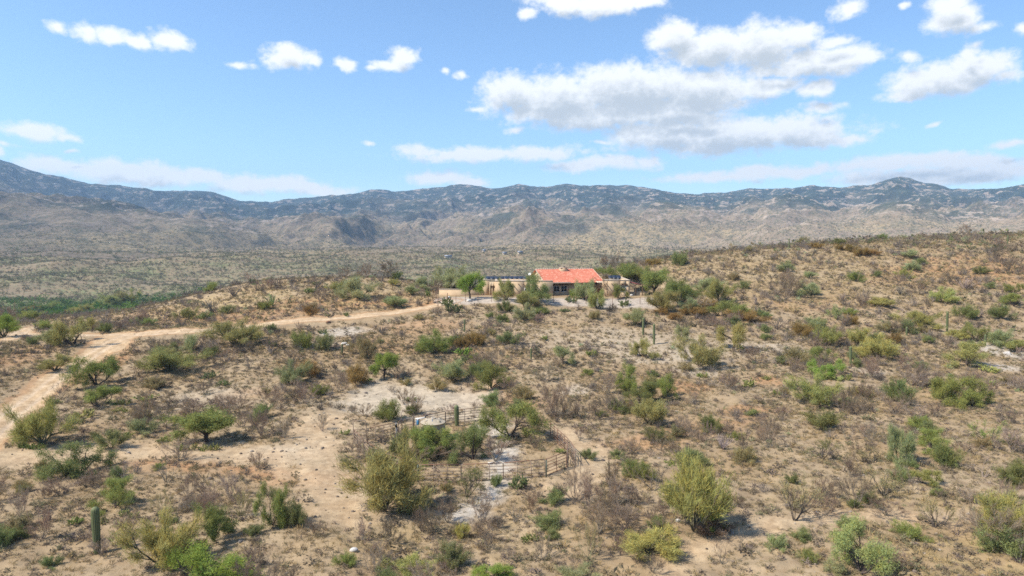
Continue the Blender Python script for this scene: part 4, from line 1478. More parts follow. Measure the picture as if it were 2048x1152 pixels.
CO = {'A': (708, 888), 'B': (735, 886), 'C': (797, 872), 'D': (803, 867), 'E': (828, 862), 'F': (891, 849), 'G': (967, 840), 'H': (1022, 843), 'I': (1067, 856), 'J': (1101, 874), 'K': (1136, 908), 'L': (1134, 935), 'M': (1092, 954),
      'N': (1007, 960), 'O': (922, 964), 'P': (839, 965), 'Q': (772, 940), 'S': (728, 912)}
CP_ = {k: gp(*v) for k, v in CO.items()}
PAN = [('AB', 'gate', 'bow topped corral gate at the far left corner of the corral'), ('BC', 'panel', 'corral panel between the two bow topped gates'), ('DE', 'gate', 'bow topped corral gate left of the water tank'),
       ('EF', 'panel', 'corral panel behind the water tank'), ('FG', 'panel', 'corral panel behind the saguaro, right of the tank'), ('GH', 'panel', 'back corral panel hidden by the broad mesquite'),
       ('HI', 'panel', 'back corral panel right of the broad mesquite'), ('IJ', 'panel', 'right side corral panel, farthest of three'), ('JK', 'panel', 'right side corral panel, middle one, rusty top'),
       ('KL', 'panel', 'right side corral panel seen end-on'), ('LM', 'panel', 'front right corral panel running down to the corner post'), ('MN', 'panel', 'front corral panel right of the white wash'),
       ('NO', 'panel', 'front corral panel with the small white sign'), ('OP', 'panel', 'front corral panel next to the big palo verde'), ('PQ', 'panel', 'front left corral panel behind the big palo verde'),
       ('QS', 'panel', 'left corral panel behind the leafless thicket'), ('SA', 'panel', 'short left corral panel below the far left gate'), ('CD', 'panel', 'narrow corral panel beside the grey wooden post')]
for k, kd, lb in PAN:
    a, b = CP_[k[0]], CP_[k[1]]
    L = math.hypot(*(b - a)[:2])
    panel(a, b, lb, kd, uprights=max(0, int(round(L / 1.1)) - 1) if kd == 'panel' else 0, rails=4 if kd == 'panel' else 3, sign=(k == 'NO'), mat=M_RUST if k in ('IJ', 'JK', 'LM') else None)
o = panel(gp(1139, 912), gp(1151, 932), 'loose corral panel standing outside the right corner', 'panel', uprights=6, rails=1)
# corner posts
for px, py, lb in ((1092.5, 955.5, 'greenish steel corner post at the front right of the corral'), (836, 964, 'steel post at the left end of the front corral panels')):
    q = gp(px, py)
    o = link('steel_post', None, None, tuple(q))
    tag(o, lb, 'post')
    MB().tube([(0, 0, -0.3), (0, 0, 1.55)], 0.06, 8).obj('shaft', simple_mat('green_steel', (0.10, 0.12, 0.085), 0.7, 0.2, 4.0), o, True)
    MB().tube([(0, 0, 1.55), (0, 0, 1.60)], 0.075, 8).obj('cap', M_RUST, o)
q = gp(793, 876)
o = link('wooden_post', None, None, tuple(q))
tag(o, 'grey weathered wooden post with a dark box beside the corral', 'post')
MB().tube([(0, 0, -0.2), (0.02, 0, 0.8), (0.0, 0, 1.6)], [0.12, 0.11, 0.10], 8).obj('shaft', simple_mat('grey_wood', (0.27, 0.25, 0.24), 0.9, 0.3, 5.0), o)
MB().box(-0.13, 0.13, -0.2, -0.11, 1.2, 1.55).obj('switch_box', M_BLACK, o)
q = gp(893, 979)
o = link('barrel_stump', None, None, tuple(q))
mb = MB().lathe([(0.30, -0.1), (0.34, 0.1), (0.30, 0.4), (0.22, 0.58), (0.02, 0.62)], 12)
tag(o, 'dark rounded stump below the front corral panels', 'stump')
o.data if o.data else None
mb.obj('stump_wood', M_WOOD, o, True)
MB().lathe([(0.40, -0.08), (0.37, 0.06), (0.345, 0.12)], 10).obj('bark_flare', M_WOOD, o)

# water tank
TY = 70.0
tq = W(866, 872, TY)
tz = gz(tq[0], tq[1])
tank = link('water_tank', None, None, (tq[0], tq[1], tz))
tag(tank, 'round tan plastic water tank inside the corral', 'water tank')
TR, THT = 1.28, 1.80
prof = [(TR, -0.2)]
for i in range(14):
    z_ = 0.05 + i * (THT - 0.1) / 14
    prof += [(TR, z_), (TR - 0.03, z_ + 0.03), (TR - 0.03, z_ + 0.06), (TR, z_ + 0.08)]
prof += [(TR, THT), (TR + 0.02, THT + 0.01)]
MB().lathe(prof, 40).obj('tank_body', M_TANK, tank, True)
lid = MB().lathe([(TR + 0.02, THT + 0.012), (TR - 0.05, THT + 0.05), (TR - 0.12, THT + 0.06), (0.75, THT + 0.22), (0.30, THT + 0.36), (0.26, THT + 0.37)], 40).obj('tank_top', M_TANKD, tank, True)
MB().lathe([(0.27, THT + 0.36), (0.29, THT + 0.38), (0.29, THT + 0.42), (0.24, THT + 0.45), (0.01, THT + 0.46)], 20).obj('hatch', M_TANKD, lid, True)
MB().add([(-0.06, -1.0, THT + 0.12), (0.06, -1.0, THT + 0.12), (0.06, 0.0, THT + 0.50), (-0.06, 0.0, THT + 0.50), (-0.06, -1.0, THT + 0.06), (0.06, -1.0, THT + 0.06), (0.06, 0.0, THT + 0.30), (-0.06, 0.0, THT + 0.30)],
         [(0, 1, 2, 3), (0, 4, 5, 1), (1, 5, 6, 2), (3, 7, 4, 0), (2, 6, 7, 3), (7, 6, 5, 4)]).obj('strap', M_GREY, lid)
for a in (35, 150, 215, 325):
    M_ = Matrix.Translation((0.78 * math.cos(R(a)), 0.78 * math.sin(R(a)), THT + 0.2)) @ Matrix.Rotation(R(a), 4, 'Z')
    MB().box(-0.2, 0.2, -0.11, 0.11, -0.12, 0.06, M_).obj('lug', M_TANKD, lid)
# blue filter on a stand behind the tank
q = W(835, 862, 71.5)
zz = gz(q[0], q[1])
bf = link('water_filter', None, None, (q[0], q[1], zz))
tag(bf, 'blue and white water filter on a stand left of the tank', 'water filter')
MB().tube([(-0.15, 0, -0.1), (-0.15, 0, 1.75)], 0.04, 6).obj('stand', M_GREY, bf)
MB().lathe([(0.02, 1.02), (0.12, 1.05), (0.135, 1.15), (0.135, 1.50), (0.10, 1.56), (0.02, 1.57)], 16, (0.05, 0, 0)).obj('canister', M_BLUE, bf, True)
MB().tube([(-0.2, 0, 1.72), (0.5, 0, 1.78), (0.85, 0.05, 1.86)], 0.06, 8).obj('pipe', M_WHITE, bf, True)
MB().tube([(0.85, 0.05, 1.80), (0.85, 0.05, 2.02), (1.1, 0.08, 2.06)], 0.075, 8).obj('elbow', M_BLACK, bf, True)
MB().box(-0.05, 0.2, -0.08, 0.08, 1.575, 1.78).obj('filter_head', M_WHITE, bf)

# ------------------------------------------------------------------ far things
def on_valley(px, rr):
    d = ray(px, HOR)
    k = rr / math.hypot(d[0], d[1])
    x_, y_ = d[0] * k, d[1] * k
    return np.array([x_, y_, gz(x_, y_)])


for px, rr, w_, lb in ((896, 900, 9, 'long white far off house on the plain behind the pale tree'), (1009, 940, 5, 'small white far off house on the plain, left of the utility pole'), (1040, 940, 6, 'small white far off house on the plain, right of the utility pole'), (968, 1000, 4, 'tiny white far off shed high on the plain')):
    q = on_valley(px, rr)
    o = link('far_house', None, None, tuple(q), (0, 0, R(8)))
    tag(o, lb, 'house')
    MB().box(-w_ / 2, w_ / 2, -3, 3, -1.5, 2.4).obj('wall', M_COPE, o)
    MB().add([(-w_ / 2 - .4, -3.4, 2.4), (w_ / 2 + .4, -3.4, 2.4), (w_ / 2 + .4, 3.4, 2.4), (-w_ / 2 - .4, 3.4, 2.4), (-w_ / 2 - .4, 0, 3.9), (w_ / 2 + .4, 0, 3.9)], [(0, 1, 5, 4), (2, 3, 4, 5), (3, 2, 1, 0)], [(0, 4, 3), (1, 2, 5)]).obj('roof', M_GREY, o)
for px, rr, hh, lb in ((13, 400, 11, 'thin utility pole at the far left beside the river wood'), (1032, 420, 12, 'thin utility pole on the plain behind the left wing')):
    q = on_valley(px, rr)
    o = link('utility_pole', None, None, tuple(q), (0, 0, R(20)))
    tag(o, lb, 'pole')
    MB().tube([(0, 0, -1), (0, 0, hh)], [0.24, 0.16], 8).obj('shaft', M_WOOD, o)
    MB().box(-1.1, 1.1, -0.08, 0.08, hh - 0.9, hh - 0.7).obj('crossarm', M_WOOD, o)
# ------------------------------------------------------------------ plants set one by one: kind | tone | px | py of base | width px | height px | label
TABLE = '''
P y 765 1020 150 132|big yellow-green palo verde standing against the near left side of the corral
P y 1390 1062 130 140|tall rounded yellow-green palo verde on the open ground right of the corral
P y 322 1128 115 110|yellow-olive palo verde at the bottom of the picture just right of the tallest saguaro
M b 400 1158 150 72|bright green low mesquite cut by the bottom edge right of the tallest saguaro
P y 85 886 105 80|wide yellow-green palo verde beside the dirt road at the left edge
P o 340 744 95 46|low olive dome of palo verde between the road junction and the grey thicket
P o 476 689 88 46|wide yellow-green palo verde touching the road up to the house
P s 717 597 64 42|round pale green palo verde on top of the knoll left of the house
P s 790 614 44 22|low pale sage bush on the knoll close to the driveway gate
P g 864 707 64 44|round green palo verde in the middle of the slope below the driveway
P q 1195 618 40 36|bright yellow-green palo verde in front of the house porch drive
P o 1327 622 54 38|olive palo verde at the right end of the house yard
P g 1360 606 62 46|large dark green palo verde behind the olive one right of the house
P s 1377 626 36 30|small sage green bush under the large dark tree right of the house
P s 1268 651 42 32|pale sage palo verde on the slope left above the twin saguaros
P o 1397 731 68 58|round olive palo verde below and right of the twin saguaros
P s 1362 679 32 28|small sage palo verde between the twin saguaros and the big olive dome
P o 1437 606 42 46|loose olive palo verde in the green line right of the house
P g 1466 634 56 32|green palo verde at the lower end of the green line right of the house
P s 1420 581 46 24|pale palo verde at the upper end of the green line right of the house
P o 1300 850 64 54|full yellow-green palo verde at the lower end of the trees right of the corral
P y 1756 715 70 44|golden-green palo verde right of the lone saguaro on the right slope
P y 1835 652 66 30|broad yellow palo verde in the gully at the right
P q 1718 691 42 34|yellow-green palo verde behind the golden one on the right slope
P q 1653 690 46 36|light green palo verde on the slope left of the lone saguaro
P s 1620 592 46 26|pale green palo verde pair half way up the right hillside
P y 1762 614 44 18|flat yellow palo verde at the head of the gully on the right hillside
P q 1888 604 46 28|yellow-green palo verde at the right end of the gully
P s 1671 638 26 24|single sage palo verde low on the right hillside
P s 1627 662 38 26|sage palo verde between the rust bushes at the foot of the right hillside
P s 1567 544 24 17|lower of two small pale bushes high on the right hillside
P s 1573 533 20 12|upper of two small pale bushes high on the right hillside
P s 1819 517 28 17|pale green bush near the crest of the right hill
P s 1824 541 28 18|pale green bush just below the crest bush on the right hill
P q 1808 556 24 17|roundish yellow-green bush half way down the right hill
P s 1620 556 20 13|tiny round green bush on the upper right hillside
P q 1918 680 32 20|low pale green dome left of the forked mesquite on the right edge
P s 2003 692 46 32|sage green palo verde by the chalky bank at the right edge
P q 2035 703 48 24|light green bush at the right edge above the chalky bank
M o 1932 730 72 46|spreading olive mesquite standing on the chalky bank at the right
M g 1950 684 44 36|green mesquite with dark forked trunk above the chalky bank
C d 1932 637 38 27|dark green bush at the right end of the gully
C d 2003 638 38 28|dark green bush near the right edge above the gully
M g 2026 612 48 24|flat green mesquite at the right edge half way up the hill
M g 2028 588 36 20|small green mesquite at the right edge below the hill crest
T o 1466 699 48 52|thin olive mesquite with a bare forked trunk right of the twin saguaros
M o 1283 713 44 34|small mesquite with dark trunk left below the twin saguaros
T s 1126 730 36 36|small sage mesquite on the slope below the house windows
M g 1258 788 50 56|upright green mesquite at the top of the cluster right of the corral
M d 1288 806 66 44|dark green mesquite in the middle of the cluster right of the corral
M g 1330 797 46 46|light mesquite at the right end of the cluster right of the corral
M g 1642 727 48 32|upper green mesquite left of the lone saguaro
M b 1652 754 66 32|lower bright mesquite beside yellow prickly pears on the right
P o 1625 808 72 58|grey-green palo verde with dead skirts on the right slope
M g 1895 806 78 54|large green mesquite with black limbs at the right
C d 1800 806 54 46|dense dark green bush left of the large mesquite at the right
M g 1946 811 62 54|open green mesquite with leaning trunk at the right
P s 1797 923 62 70|tall silvery green bush in the right foreground
M g 1860 897 54 40|green mesquite with black fan of limbs behind the silvery bush
L b 1980 890 68 48|airy light green mesquite near the right edge
L d 1645 920 58 48|thin dark limbed tree with few leaves left of the silvery bush
L c 1745 926 56 32|spindly olive shrub between the thin dark tree and the silvery bush
L c 1766 993 82 56|wide olive-grey thicket in the right foreground
B k 1772 1030 86 40|dark twiggy mound just below the olive-grey thicket
M l 1720 1148 120 98|large light green mesquite at the bottom right
P y 2008 1078 104 88|yellow-green leaning palo verde at the bottom right edge
L c 1590 1042 92 98|tall olive-brown half bare palo verde in the right foreground
B k 1652 1030 58 44|dark tangle of dead twigs beside the olive-brown palo verde
L c 1868 1055 66 68|half bare olive tree between the light mesquite and the leaning palo verde
C g 1820 1076 52 32|low green bush in front of the half bare olive tree
M g 1860 972 60 32|low green mesquite with grey skirt behind the olive thicket
C d 2030 970 52 50|dark green bush cut by the right edge
C n 1700 1060 46 26|low grey-green bush behind the large light mesquite
M g 543 1052 60 78|upright green mesquite left of the sand track below the road
C d 592 1052 48 50|dense dark bush touching the upright mesquite by the sand track
M g 427 1083 78 76|green mesquite with dark spreading limbs above the yellow palo verde
T g 414 884 104 64|bright green umbrella shaped mesquite above the sandy clearing
M n 158 948 94 66|double trunked green mesquite on the sand track at the left
M g 229 1015 80 58|small mesquite with leaning crown above the tallest saguaro
C s 284 867 48 30|blue-grey round bush above the sand track
C n 224 895 46 36|dark green bush just above the double trunked mesquite
M g 193 770 84 58|green mesquite on the right edge of the dirt road
M g 197 812 64 38|smaller green mesquite below the roadside mesquite
P o 110 740 54 30|olive bush on the left side of the dirt road
M o 146 690 74 52|dark trunked mesquite standing in front of the road junction
P b 8 673 60 44|bright green tree at the left edge by the road bend
P s 100 690 42 30|pale feathery bush left of the road junction mesquite
C s 380 703 32 34|grey-green upright bush below the road to the house
P s 588 766 50 44|silvery green bush on the slope left of the white rubble
C r 617 752 44 30|rust brown bush touching the silvery one on the slope
C n 650 700 34 32|green bush beside the white rubble
T b 768 756 44 50|bright green small tree above the pale clearing
C r 712 768 40 40|rust orange bush left of the bright small tree
P c 728 716 52 42|olive-rust bush up the slope from the bright small tree
P s 904 760 54 38|blue-green bush above the pale clearing
M g 983 776 64 48|green mesquite right of the pale clearing
C c 873 781 34 26|small yellow-brown bush on the pale clearing
C g 777 842 44 42|thin green shrub at the lower left of the pale clearing
T b 940 597 42 50|vivid green tree in front of the tan garden wall
P s 905 579 72 44|pale green tree behind the tan garden wall
P q 1012 601 36 40|yellow-green small tree in front of the left wing window
M n 1067 604 64 54|grey-green mesquite in front of the left wing beside the tiled roof
P o 1052 618 42 34|olive bush on the yard fence below the left wing
P s 1048 641 46 32|sage green bush on the slope under the yard fence
P s 1172 600 50 38|grey-green tree right of the twin house windows
C b 1149 597 18 18|clipped dark green ball shrub beside the twin house windows
D p 1214 594 46 48|bare brown tree in front of the tiled roof corner
M g 1238 597 30 28|drooping green tree before the right wing window
T g 1308 591 56 50|dark green full tree at the right end of the house
P g 1245 561 66 32|light green tree behind the right wing of the house
P g 1280 563 46 30|green tree behind the dark red porch roof
P s 850 578 40 24|pale bush beyond the gate posts
P s 825 590 26 18|small pale bush left of the gate posts
M g 1022 876 108 74|broad green mesquite inside the corral at the back right
M g 868 914 84 62|dense green mesquite inside the corral in front of the tank
C g 862 908 70 46|green leafy bush at the foot of the water tank
M d 815 912 62 58|dark green mesquite inside the corral at the left of the tank
M n 945 918 74 72|dark trunked mesquite in the middle of the corral
D k 1003 895 60 34|flat dead thicket under the broad corral mesquite
B m 842 925 110 40|mauve dead thicket under the corral mesquites
B w 990 922 60 46|grey leafless bush right of the middle corral mesquite
L d 935 995 70 66|thin half bare tree in front of the corral fence
C n 993 972 24 24|small dark bush at the foot of the corral fence
D k 1307 982 68 66|black limbed leaning tree between the two yellow palo verdes
C g 1290 958 40 34|green spray of leaves beside the black limbed tree
P y 1300 1108 110 52|low yellow-green palo verde at the bottom right of the corral
C d 1345 1108 30 30|dark bush at the right end of the low palo verde
M b 1408 1054 56 44|bright green mesquite under the tall yellow palo verde
C k 1425 1070 60 34|dark twiggy skirt below the tall yellow palo verde
C n 1110 1008 54 34|olive-grey bush below the corral corner
C n 1100 1052 58 30|dark olive spiky bush right of the white wash
P q 818 1150 100 34|bright yellow-green bush on the bottom edge
M b 985 1158 66 34|bright green bush on the bottom edge below the corral
P s 1150 1160 60 26|sage bush on the bottom edge
C y 925 1075 32 30|small yellow-green shrub on the white wash
C n 1385 925 56 24|dark sage bush above the tall yellow palo verde
C n 1385 930 40 30|low sage bush above the right foreground sand
C n 1178 917 30 20|small sage bush outside the right corral side
C s 1555 1100 36 30|low sage bush on the sand trail
C n 1605 1082 40 24|grey-green bush below the sand trail
C s 1670 1145 40 24|small sage bush at the bottom edge right of the trail
C r 1325 628 26 14|rust patch bush under the olive palo verde right of the house
C r 1385 630 48 20|wide rust bush right of the yard
C r 1420 620 40 18|rust bush inside the green line right of the house
C r 1490 642 60 22|long rust bush at the lower end of the green line
C r 1350 640 26 14|small rust bush at the yard corner
C r 1703 648 26 18|rust bush in the gully at the right
C r 1790 686 28 22|rust bush beside the short saguaro at the right
C r 1600 672 44 26|rust bush at the foot of the right hill
C r 1632 496 28 10|rust bush on the crest right of the skyline saguaro
C r 1680 500 22 12|second rust bush on the crest right of the skyline saguaro
C r 1700 503 24 14|darkest rust bush on the crest of the right hill
C r 1722 512 30 16|big rust bush below the crest of the right hill
C r 1745 510 24 12|rust bush at the right end of the crest row
C r 1290 558 30 12|rust bush beyond the trees behind the porch
C d 1962 548 26 15|dark green bush in the red soil of the right hill
C r 1305 530 30 12|rust bush on the low left end of the right hill crest
C c 1045 800 40 28|yellow-brown bush right of the green mesquite by the clearing
C r 950 690 36 26|rust bush beside the round green palo verde
C r 925 695 26 22|small rust bush in the hollow below the yard
C r 620 630 26 18|rust bush above the house road
C d 210 665 24 18|dark bush at the roadside on the knoll foot
C g 55 640 44 18|green bush beyond the road bend
C r 60 626 30 14|rust bush far left beyond the road
C g 105 622 34 18|green bush on the valley edge left
P q 160 628 40 18|yellow-green bush at the left foot of the knoll
P o 215 617 44 26|olive bush on the left shoulder of the knoll
P o 245 612 38 28|olive bush climbing the left shoulder of the knoll
P q 268 610 26 30|upright yellow-green bush on the left shoulder of the knoll
P o 375 640 40 24|olive bush on the front of the knoll
P q 672 585 26 20|pale green bush at the knoll top left of the round one
P q 788 572 20 14|small pale bush on the skyline of the knoll
O k 467 593 22 24|ocotillo on the knoll top, left end
O k 423 626 24 26|ocotillo on the front of the knoll
O k 553 576 22 22|ocotillo on the knoll top above the tallest wands
O k 633 578 20 22|ocotillo beside prickly pears on the knoll top
O d 545 612 26 26|dense dark ocotillo on the knoll front
O d 680 590 22 26|ocotillo touching the round palo verde on the knoll
O k 672 570 16 16|small ocotillo on the knoll skyline
O k 1221 536 10 18|tall thin ocotillo on the left end of the right hill crest
O k 1233 533 8 14|thin ocotillo next on the left end of the right hill crest
O k 1258 531 12 12|ocotillo clump on the right hill crest
O k 1284 529 14 14|dark ocotillo on the right hill crest before the slope rises
O k 1534 618 18 18|dark ocotillo low on the right hillside
O k 1512 610 14 18|thin ocotillo low on the right hillside
O k 1447 536 12 14|ocotillo near the top of the right hillside
O k 1420 524 10 14|ocotillo on the left part of the right hill crest
O k 1568 516 18 16|wide ocotillo below the skyline saguaro
O k 1597 517 12 16|narrow ocotillo below the rust bushes of the crest
O k 1643 580 12 16|ocotillo in the middle of the right hillside
O k 1685 602 22 18|wide pale ocotillo in the middle of the right hillside
O k 1540 580 14 14|small ocotillo half way up the right hillside
O k 1800 590 20 20|ocotillo above the gully
O k 1930 580 30 22|large ocotillo above the dark bushes on the right
O k 1750 610 16 20|ocotillo left of the yellow palo verde at the gully head
O k 1555 660 26 26|pale ocotillo at the foot of the right hillside
O k 1845 470 10 14|thin ocotillo on the right skyline
O k 1798 490 16 16|bushy ocotillo on the dip of the right skyline
O w 1445 900 30 34|grey ocotillo like fan right of the corral
S g 195 1108 15 100|tallest saguaro, single column at the bottom left
S g 914 852 9 44|saguaro column inside the corral beside the tank
S g 1286 671 4.6 36|left one of the twin saguaros on the slope
S g 1308 689 4.6 42|right one of the twin saguaros on the slope
S d 1062 720 3.4 24|short thin saguaro on the slope below the house
S d 684 709 3.6 22|short dark saguaro beside the white rubble
S d 929 664 3 26|thin dark saguaro on the slope below the driveway
S g 1701 730 5 38|lone saguaro on the right slope before the golden palo verde
S g 1813 671 4 18|short saguaro in front of the yellow palo verde in the gully
S q 1894 665 4.4 42|tall pale saguaro right of the gully
S q 1970 692 4 24|saguaro above the chalky bank
S d 1578 497 2.2 20|skyline saguaro on the right hill crest
S q 2015 488 2.4 17|saguaro near the right end of the skyline
N q 1497 774 27 17|yellow prickly pear on red soil right of the palo verde dome
N q 1533 760 16 10|small yellow prickly pear just above the big yellow one
N q 1676 762 54 15|wide yellow prickly pear bed under the bright mesquite
N q 1581 775 27 18|upright yellow prickly pear left of the grey palo verde
N n 895 612 26 18|blue-green prickly pear by the driveway gate, left half
N n 908 624 26 18|blue-green prickly pear by the driveway gate, right half
N b 926 711 28 14|bright prickly pear beside the round green palo verde
N n 926 726 30 14|dark prickly pear on the slope above the clearing
N n 419 756 30 14|prickly pear with dark pads in front of the grey bush on the left slope
N n 447 770 26 10|low prickly pear below the dark one on the left slope
N q 166 838 50 18|yellow-green prickly pear bed beside the roadside palo verde
N q 290 801 34 11|prickly pear in the middle of the left slope
N q 249 810 26 11|prickly pear under the smaller roadside mesquite
N q 243 824 26 10|prickly pear just below the one under the roadside mesquite
N q 257 1034 36 14|bright prickly pear right of the tallest saguaro
N g 148 1050 28 14|prickly pear left of the tallest saguaro
N q 207 1046 26 10|prickly pear behind the tallest saguaro
N g 62 898 54 12|prickly pear row under the left edge palo verde
N q 395 898 90 13|long prickly pear bed under the umbrella mesquite
N n 172 952 44 12|blue prickly pear under the double trunked mesquite
N q 253 872 24 10|prickly pear right of the dark green bush by the track
N n 1038 978 32 34|tall prickly pear at the corral fence
N q 1243 920 26 9|yellow prickly pear on the bare ground right of the corral
N g 1062 1080 36 12|low prickly pear below the white wash
N n 1015 882 40 10|prickly pear under the broad corral mesquite
N n 1068 888 28 10|prickly pear inside the right corral side
N g 1122 906 20 9|prickly pear at the corral corner
N g 1184 712 22 12|green prickly pear in the middle of the slope
N n 1144 604 26 12|prickly pear on the yard fence below the twin windows
N n 1248 612 26 14|prickly pear on the yard fence below the right wing
N n 1130 624 18 9|prickly pear below the yard fence
N g 632 570 12 7|prickly pear on the knoll crest
N n 617 586 24 10|prickly pear row on the knoll top
N n 425 632 13 9|small prickly pear at the foot of the knoll ocotillo
N n 693 632 12 9|prickly pear above the house road
N n 761 686 15 10|prickly pear below the house road
N n 645 668 14 9|prickly pear at the top of the white rubble
N n 545 692 17 10|prickly pear left of the white rubble
N g 820 802 30 8|prickly pear on the upper edge of the clearing
N g 733 762 24 7|prickly pear at the foot of the rust bush
N g 1090 680 20 8|prickly pear in the middle of the house slope
N q 1482 700 14 10|yellow prickly pear at the foot of the thin mesquite
N q 690 868 20 10|prickly pear left of the corral gate
N g 1500 920 26 8|prickly pear on the open sand right of the tall palo verde
N g 1790 1065 20 10|prickly pear in the bottom right thicket
N n 505 565 14 9|blue prickly pear on the left knoll crest
N g 520 612 14 8|prickly pear beside the dense ocotillo
N g 1405 755 22 9|prickly pear under the olive dome
N g 1555 790 20 9|prickly pear on the red soil left of the grey palo verde
N g 1340 930 24 8|prickly pear left of the dark sage bush
N g 1985 770 20 10|prickly pear on the right slope near the edge
N q 1980 745 30 14|yellow bush-like prickly pear below the chalky bank
D w 1968 955 60 52|dead pale grey snag with upright broken limb near the right edge
B w 43 1037 42 62|leafless grey shrub at the left edge above the tallest saguaro
B m 85 1080 52 68|big leafless mauve shrub left of the tallest saguaro
B m 118 990 48 40|leafless shrub above the big mauve one
D w 245 963 48 46|leafless shrub right of the double trunked mesquite
D w 333 964 48 52|leafless small tree standing on the orange track
B m 375 1000 36 56|tall leafless shrub below the orange track
B m 412 998 38 34|low leafless shrub next to the tall one below the orange track
B c 325 1022 54 44|leafless shrub with olive top above the yellow palo verde
B c 483 1032 40 54|leafless shrub left of the upright mesquite
B k 1222 981 32 62|tall narrow leafless shrub between corral and black limbed tree
B m 1178 1016 52 60|wide leafless mauve shrub right below the corral
B m 1262 908 38 38|fan shaped leafless shrub on bare ground right of the corral
B k 1490 905 24 40|dark leafless shrub right of the grey ocotillo fan
B k 1212 1032 48 44|dark leafless shrub in the thicket below the corral
B m 1085 1122 44 60|leafless shrub on the bottom right of the white wash
B c 1178 1120 48 84|tall olive leafless tree in the bottom middle
D w 1030 1046 30 52|leafless grey sapling on the white wash
B p 1063 1024 28 38|reddish leafless shrub right of the white wash
D k 1443 1128 40 66|black leafless shrub on the sand trail
D k 1482 1102 42 50|second black leafless shrub on the sand trail
B k 895 1045 44 52|fan shaped leafless shrub between the palo verde and the white wash
B w 727 1084 36 46|leafless shrub at the left foot of the big palo verde
B k 782 1088 40 66|leafless shrub in front of the big palo verde
B k 842 1062 36 52|dark leafless shrub at the right foot of the big palo verde
D k 870 1120 24 60|thin black leafless sapling on the bottom edge
B k 975 1102 50 44|dark crooked leafless shrub below the white wash
B m 1140 1150 50 30|leafless shrub on the bottom edge
B m 715 925 60 56|big pale leafless thicket at the left side of the corral
B m 458 830 62 44|dark mauve leafless thicket above the umbrella mesquite
B m 385 828 46 32|leafless mauve shrub left of the thicket
B k 522 872 52 52|grey leafless thicket right of the umbrella mesquite
B w 568 876 34 46|pale leafless fan right of the umbrella mesquite
B w 645 862 28 36|leafless brown fan on the pale ground left of the corral
B m 678 786 42 42|leafless shrub above the pale ground
B m 612 808 44 46|leafless shrub on the slope left of the pale ground
B m 538 818 66 50|broad leafless thicket on the left slope
B m 808 808 38 36|leafless shrub on the pale clearing
B w 203 1110 60 40|leafless tangle around the tallest saguaro
D k 122 798 28 42|leafless sapling on the right edge of the dirt road
B k 1125 838 36 44|leafless fan outside the back right of the corral
B m 1190 840 36 46|tall leafless shrub right of the leafless fan behind the corral
B m 1215 790 44 44|leafless shrub left of the upright mesquite cluster
B k 1465 780 36 36|leafless shrub left of the yellow prickly pear
B m 1535 895 44 46|mauve leafless thicket right of the corral ground
B k 1700 815 40 48|leafless shrub between the grey palo verde and the dark bush
B m 1790 830 56 32|leafless skirt below the dense dark bush
B m 1873 835 36 32|leafless fan below the large right mesquite
B w 1835 840 60 30|pale leafless thicket below the large right mesquite
B k 1703 955 32 44|dark leafless fan in the right foreground
B k 1650 1000 60 44|leafless thicket above the olive-brown palo verde
D k 1820 990 40 50|black twiggy shrub right of the olive-grey thicket
D k 1915 1075 46 40|leafless arching shrub left of the leaning palo verde
D k 2040 1130 40 70|leafless tree cut by the bottom right corner
B m 2010 1000 60 40|leafless mauve shrub above the leaning palo verde
B m 1160 880 34 34|leafless shrub outside the corral corner
B k 1305 1145 50 40|leafless shrub right of the bottom middle
B k 1240 1110 40 48|leafless shrub left of the low palo verde
B k 1250 1060 70 50|grey leafless thicket above the low palo verde
B k 630 1075 40 40|leafless shrub beside the sand track
B m 505 1140 44 50|leafless shrub right of the bright low mesquite
'''


def place_table():
    for line in TABLE.strip().splitlines():
        a, label = line.split('|')
        k, tone, px, py, w_, h_ = a.split()
        px, py, w_, h_ = float(px), float(py), float(w_), float(h_)
        if k == 'N' and w_ >= 36 and h_ < 18:
            n_ = int(round(w_ / 20))
            for i in range(n_):
                q = ground(px - w_ / 2 + w_ * (i + 0.5) / n_, py + random.uniform(-3, 3))
                pm = FPX / q[1]
                plant('N', q[0], q[1], q[2] - 0.03, w_ / n_ / pm * 1.15, h_ / pm * random.uniform(0.8, 1.1), tone, ('first', 'second', 'third', 'fourth', 'fifth')[i] + ' clump from the left in the ' + label)
            continue
        p = ground(px, min(py, 1240))
        dep = p[1]
        ppm = FPX / dep
        hw = h_ / ppm
        if k not in 'S':
            # part of the seen height is the crown's depth seen from above
            tilt = (CAM[2] - p[2]) / max(dep, 1)
            hw = max(hw * 1.04 - 0.08 * tilt * w_ / ppm, hw * 0.8)
            w_ = w_ * 1.08
        plant(k, p[0], p[1], p[2] - 0.04, w_ / ppm, hw, tone, label)


place_table()

# ------------------------------------------------------------------ scattered growth
def avoid(x, y, rad=0.0):
    ch = channels(x, y)
    c2 = channels(x, y + 1.8)
    c3 = channels(x, y + 4.0)
    m = np.maximum.reduce([ch['road'], ch['drive'], ch['sand'] * 0.9, c2['road'] * 0.9, c2['drive'] * 0.8, c3['road'] * 0.75])
    soft = np.maximum(ch['pale'] * 1.0, ch['white'] * 0.95)
    return m, soft, ch


def in_view(x, y, m=1.08):
    return np.abs(x) < (y * 0.75 * m + 4)


def clear_of_house(x, y):
    return ~((x > -8) & (x < 31) & (y > 144) & (y < 166)) & ~((x > -17) & (x <= -6) & (y > 146) & (y < 156))


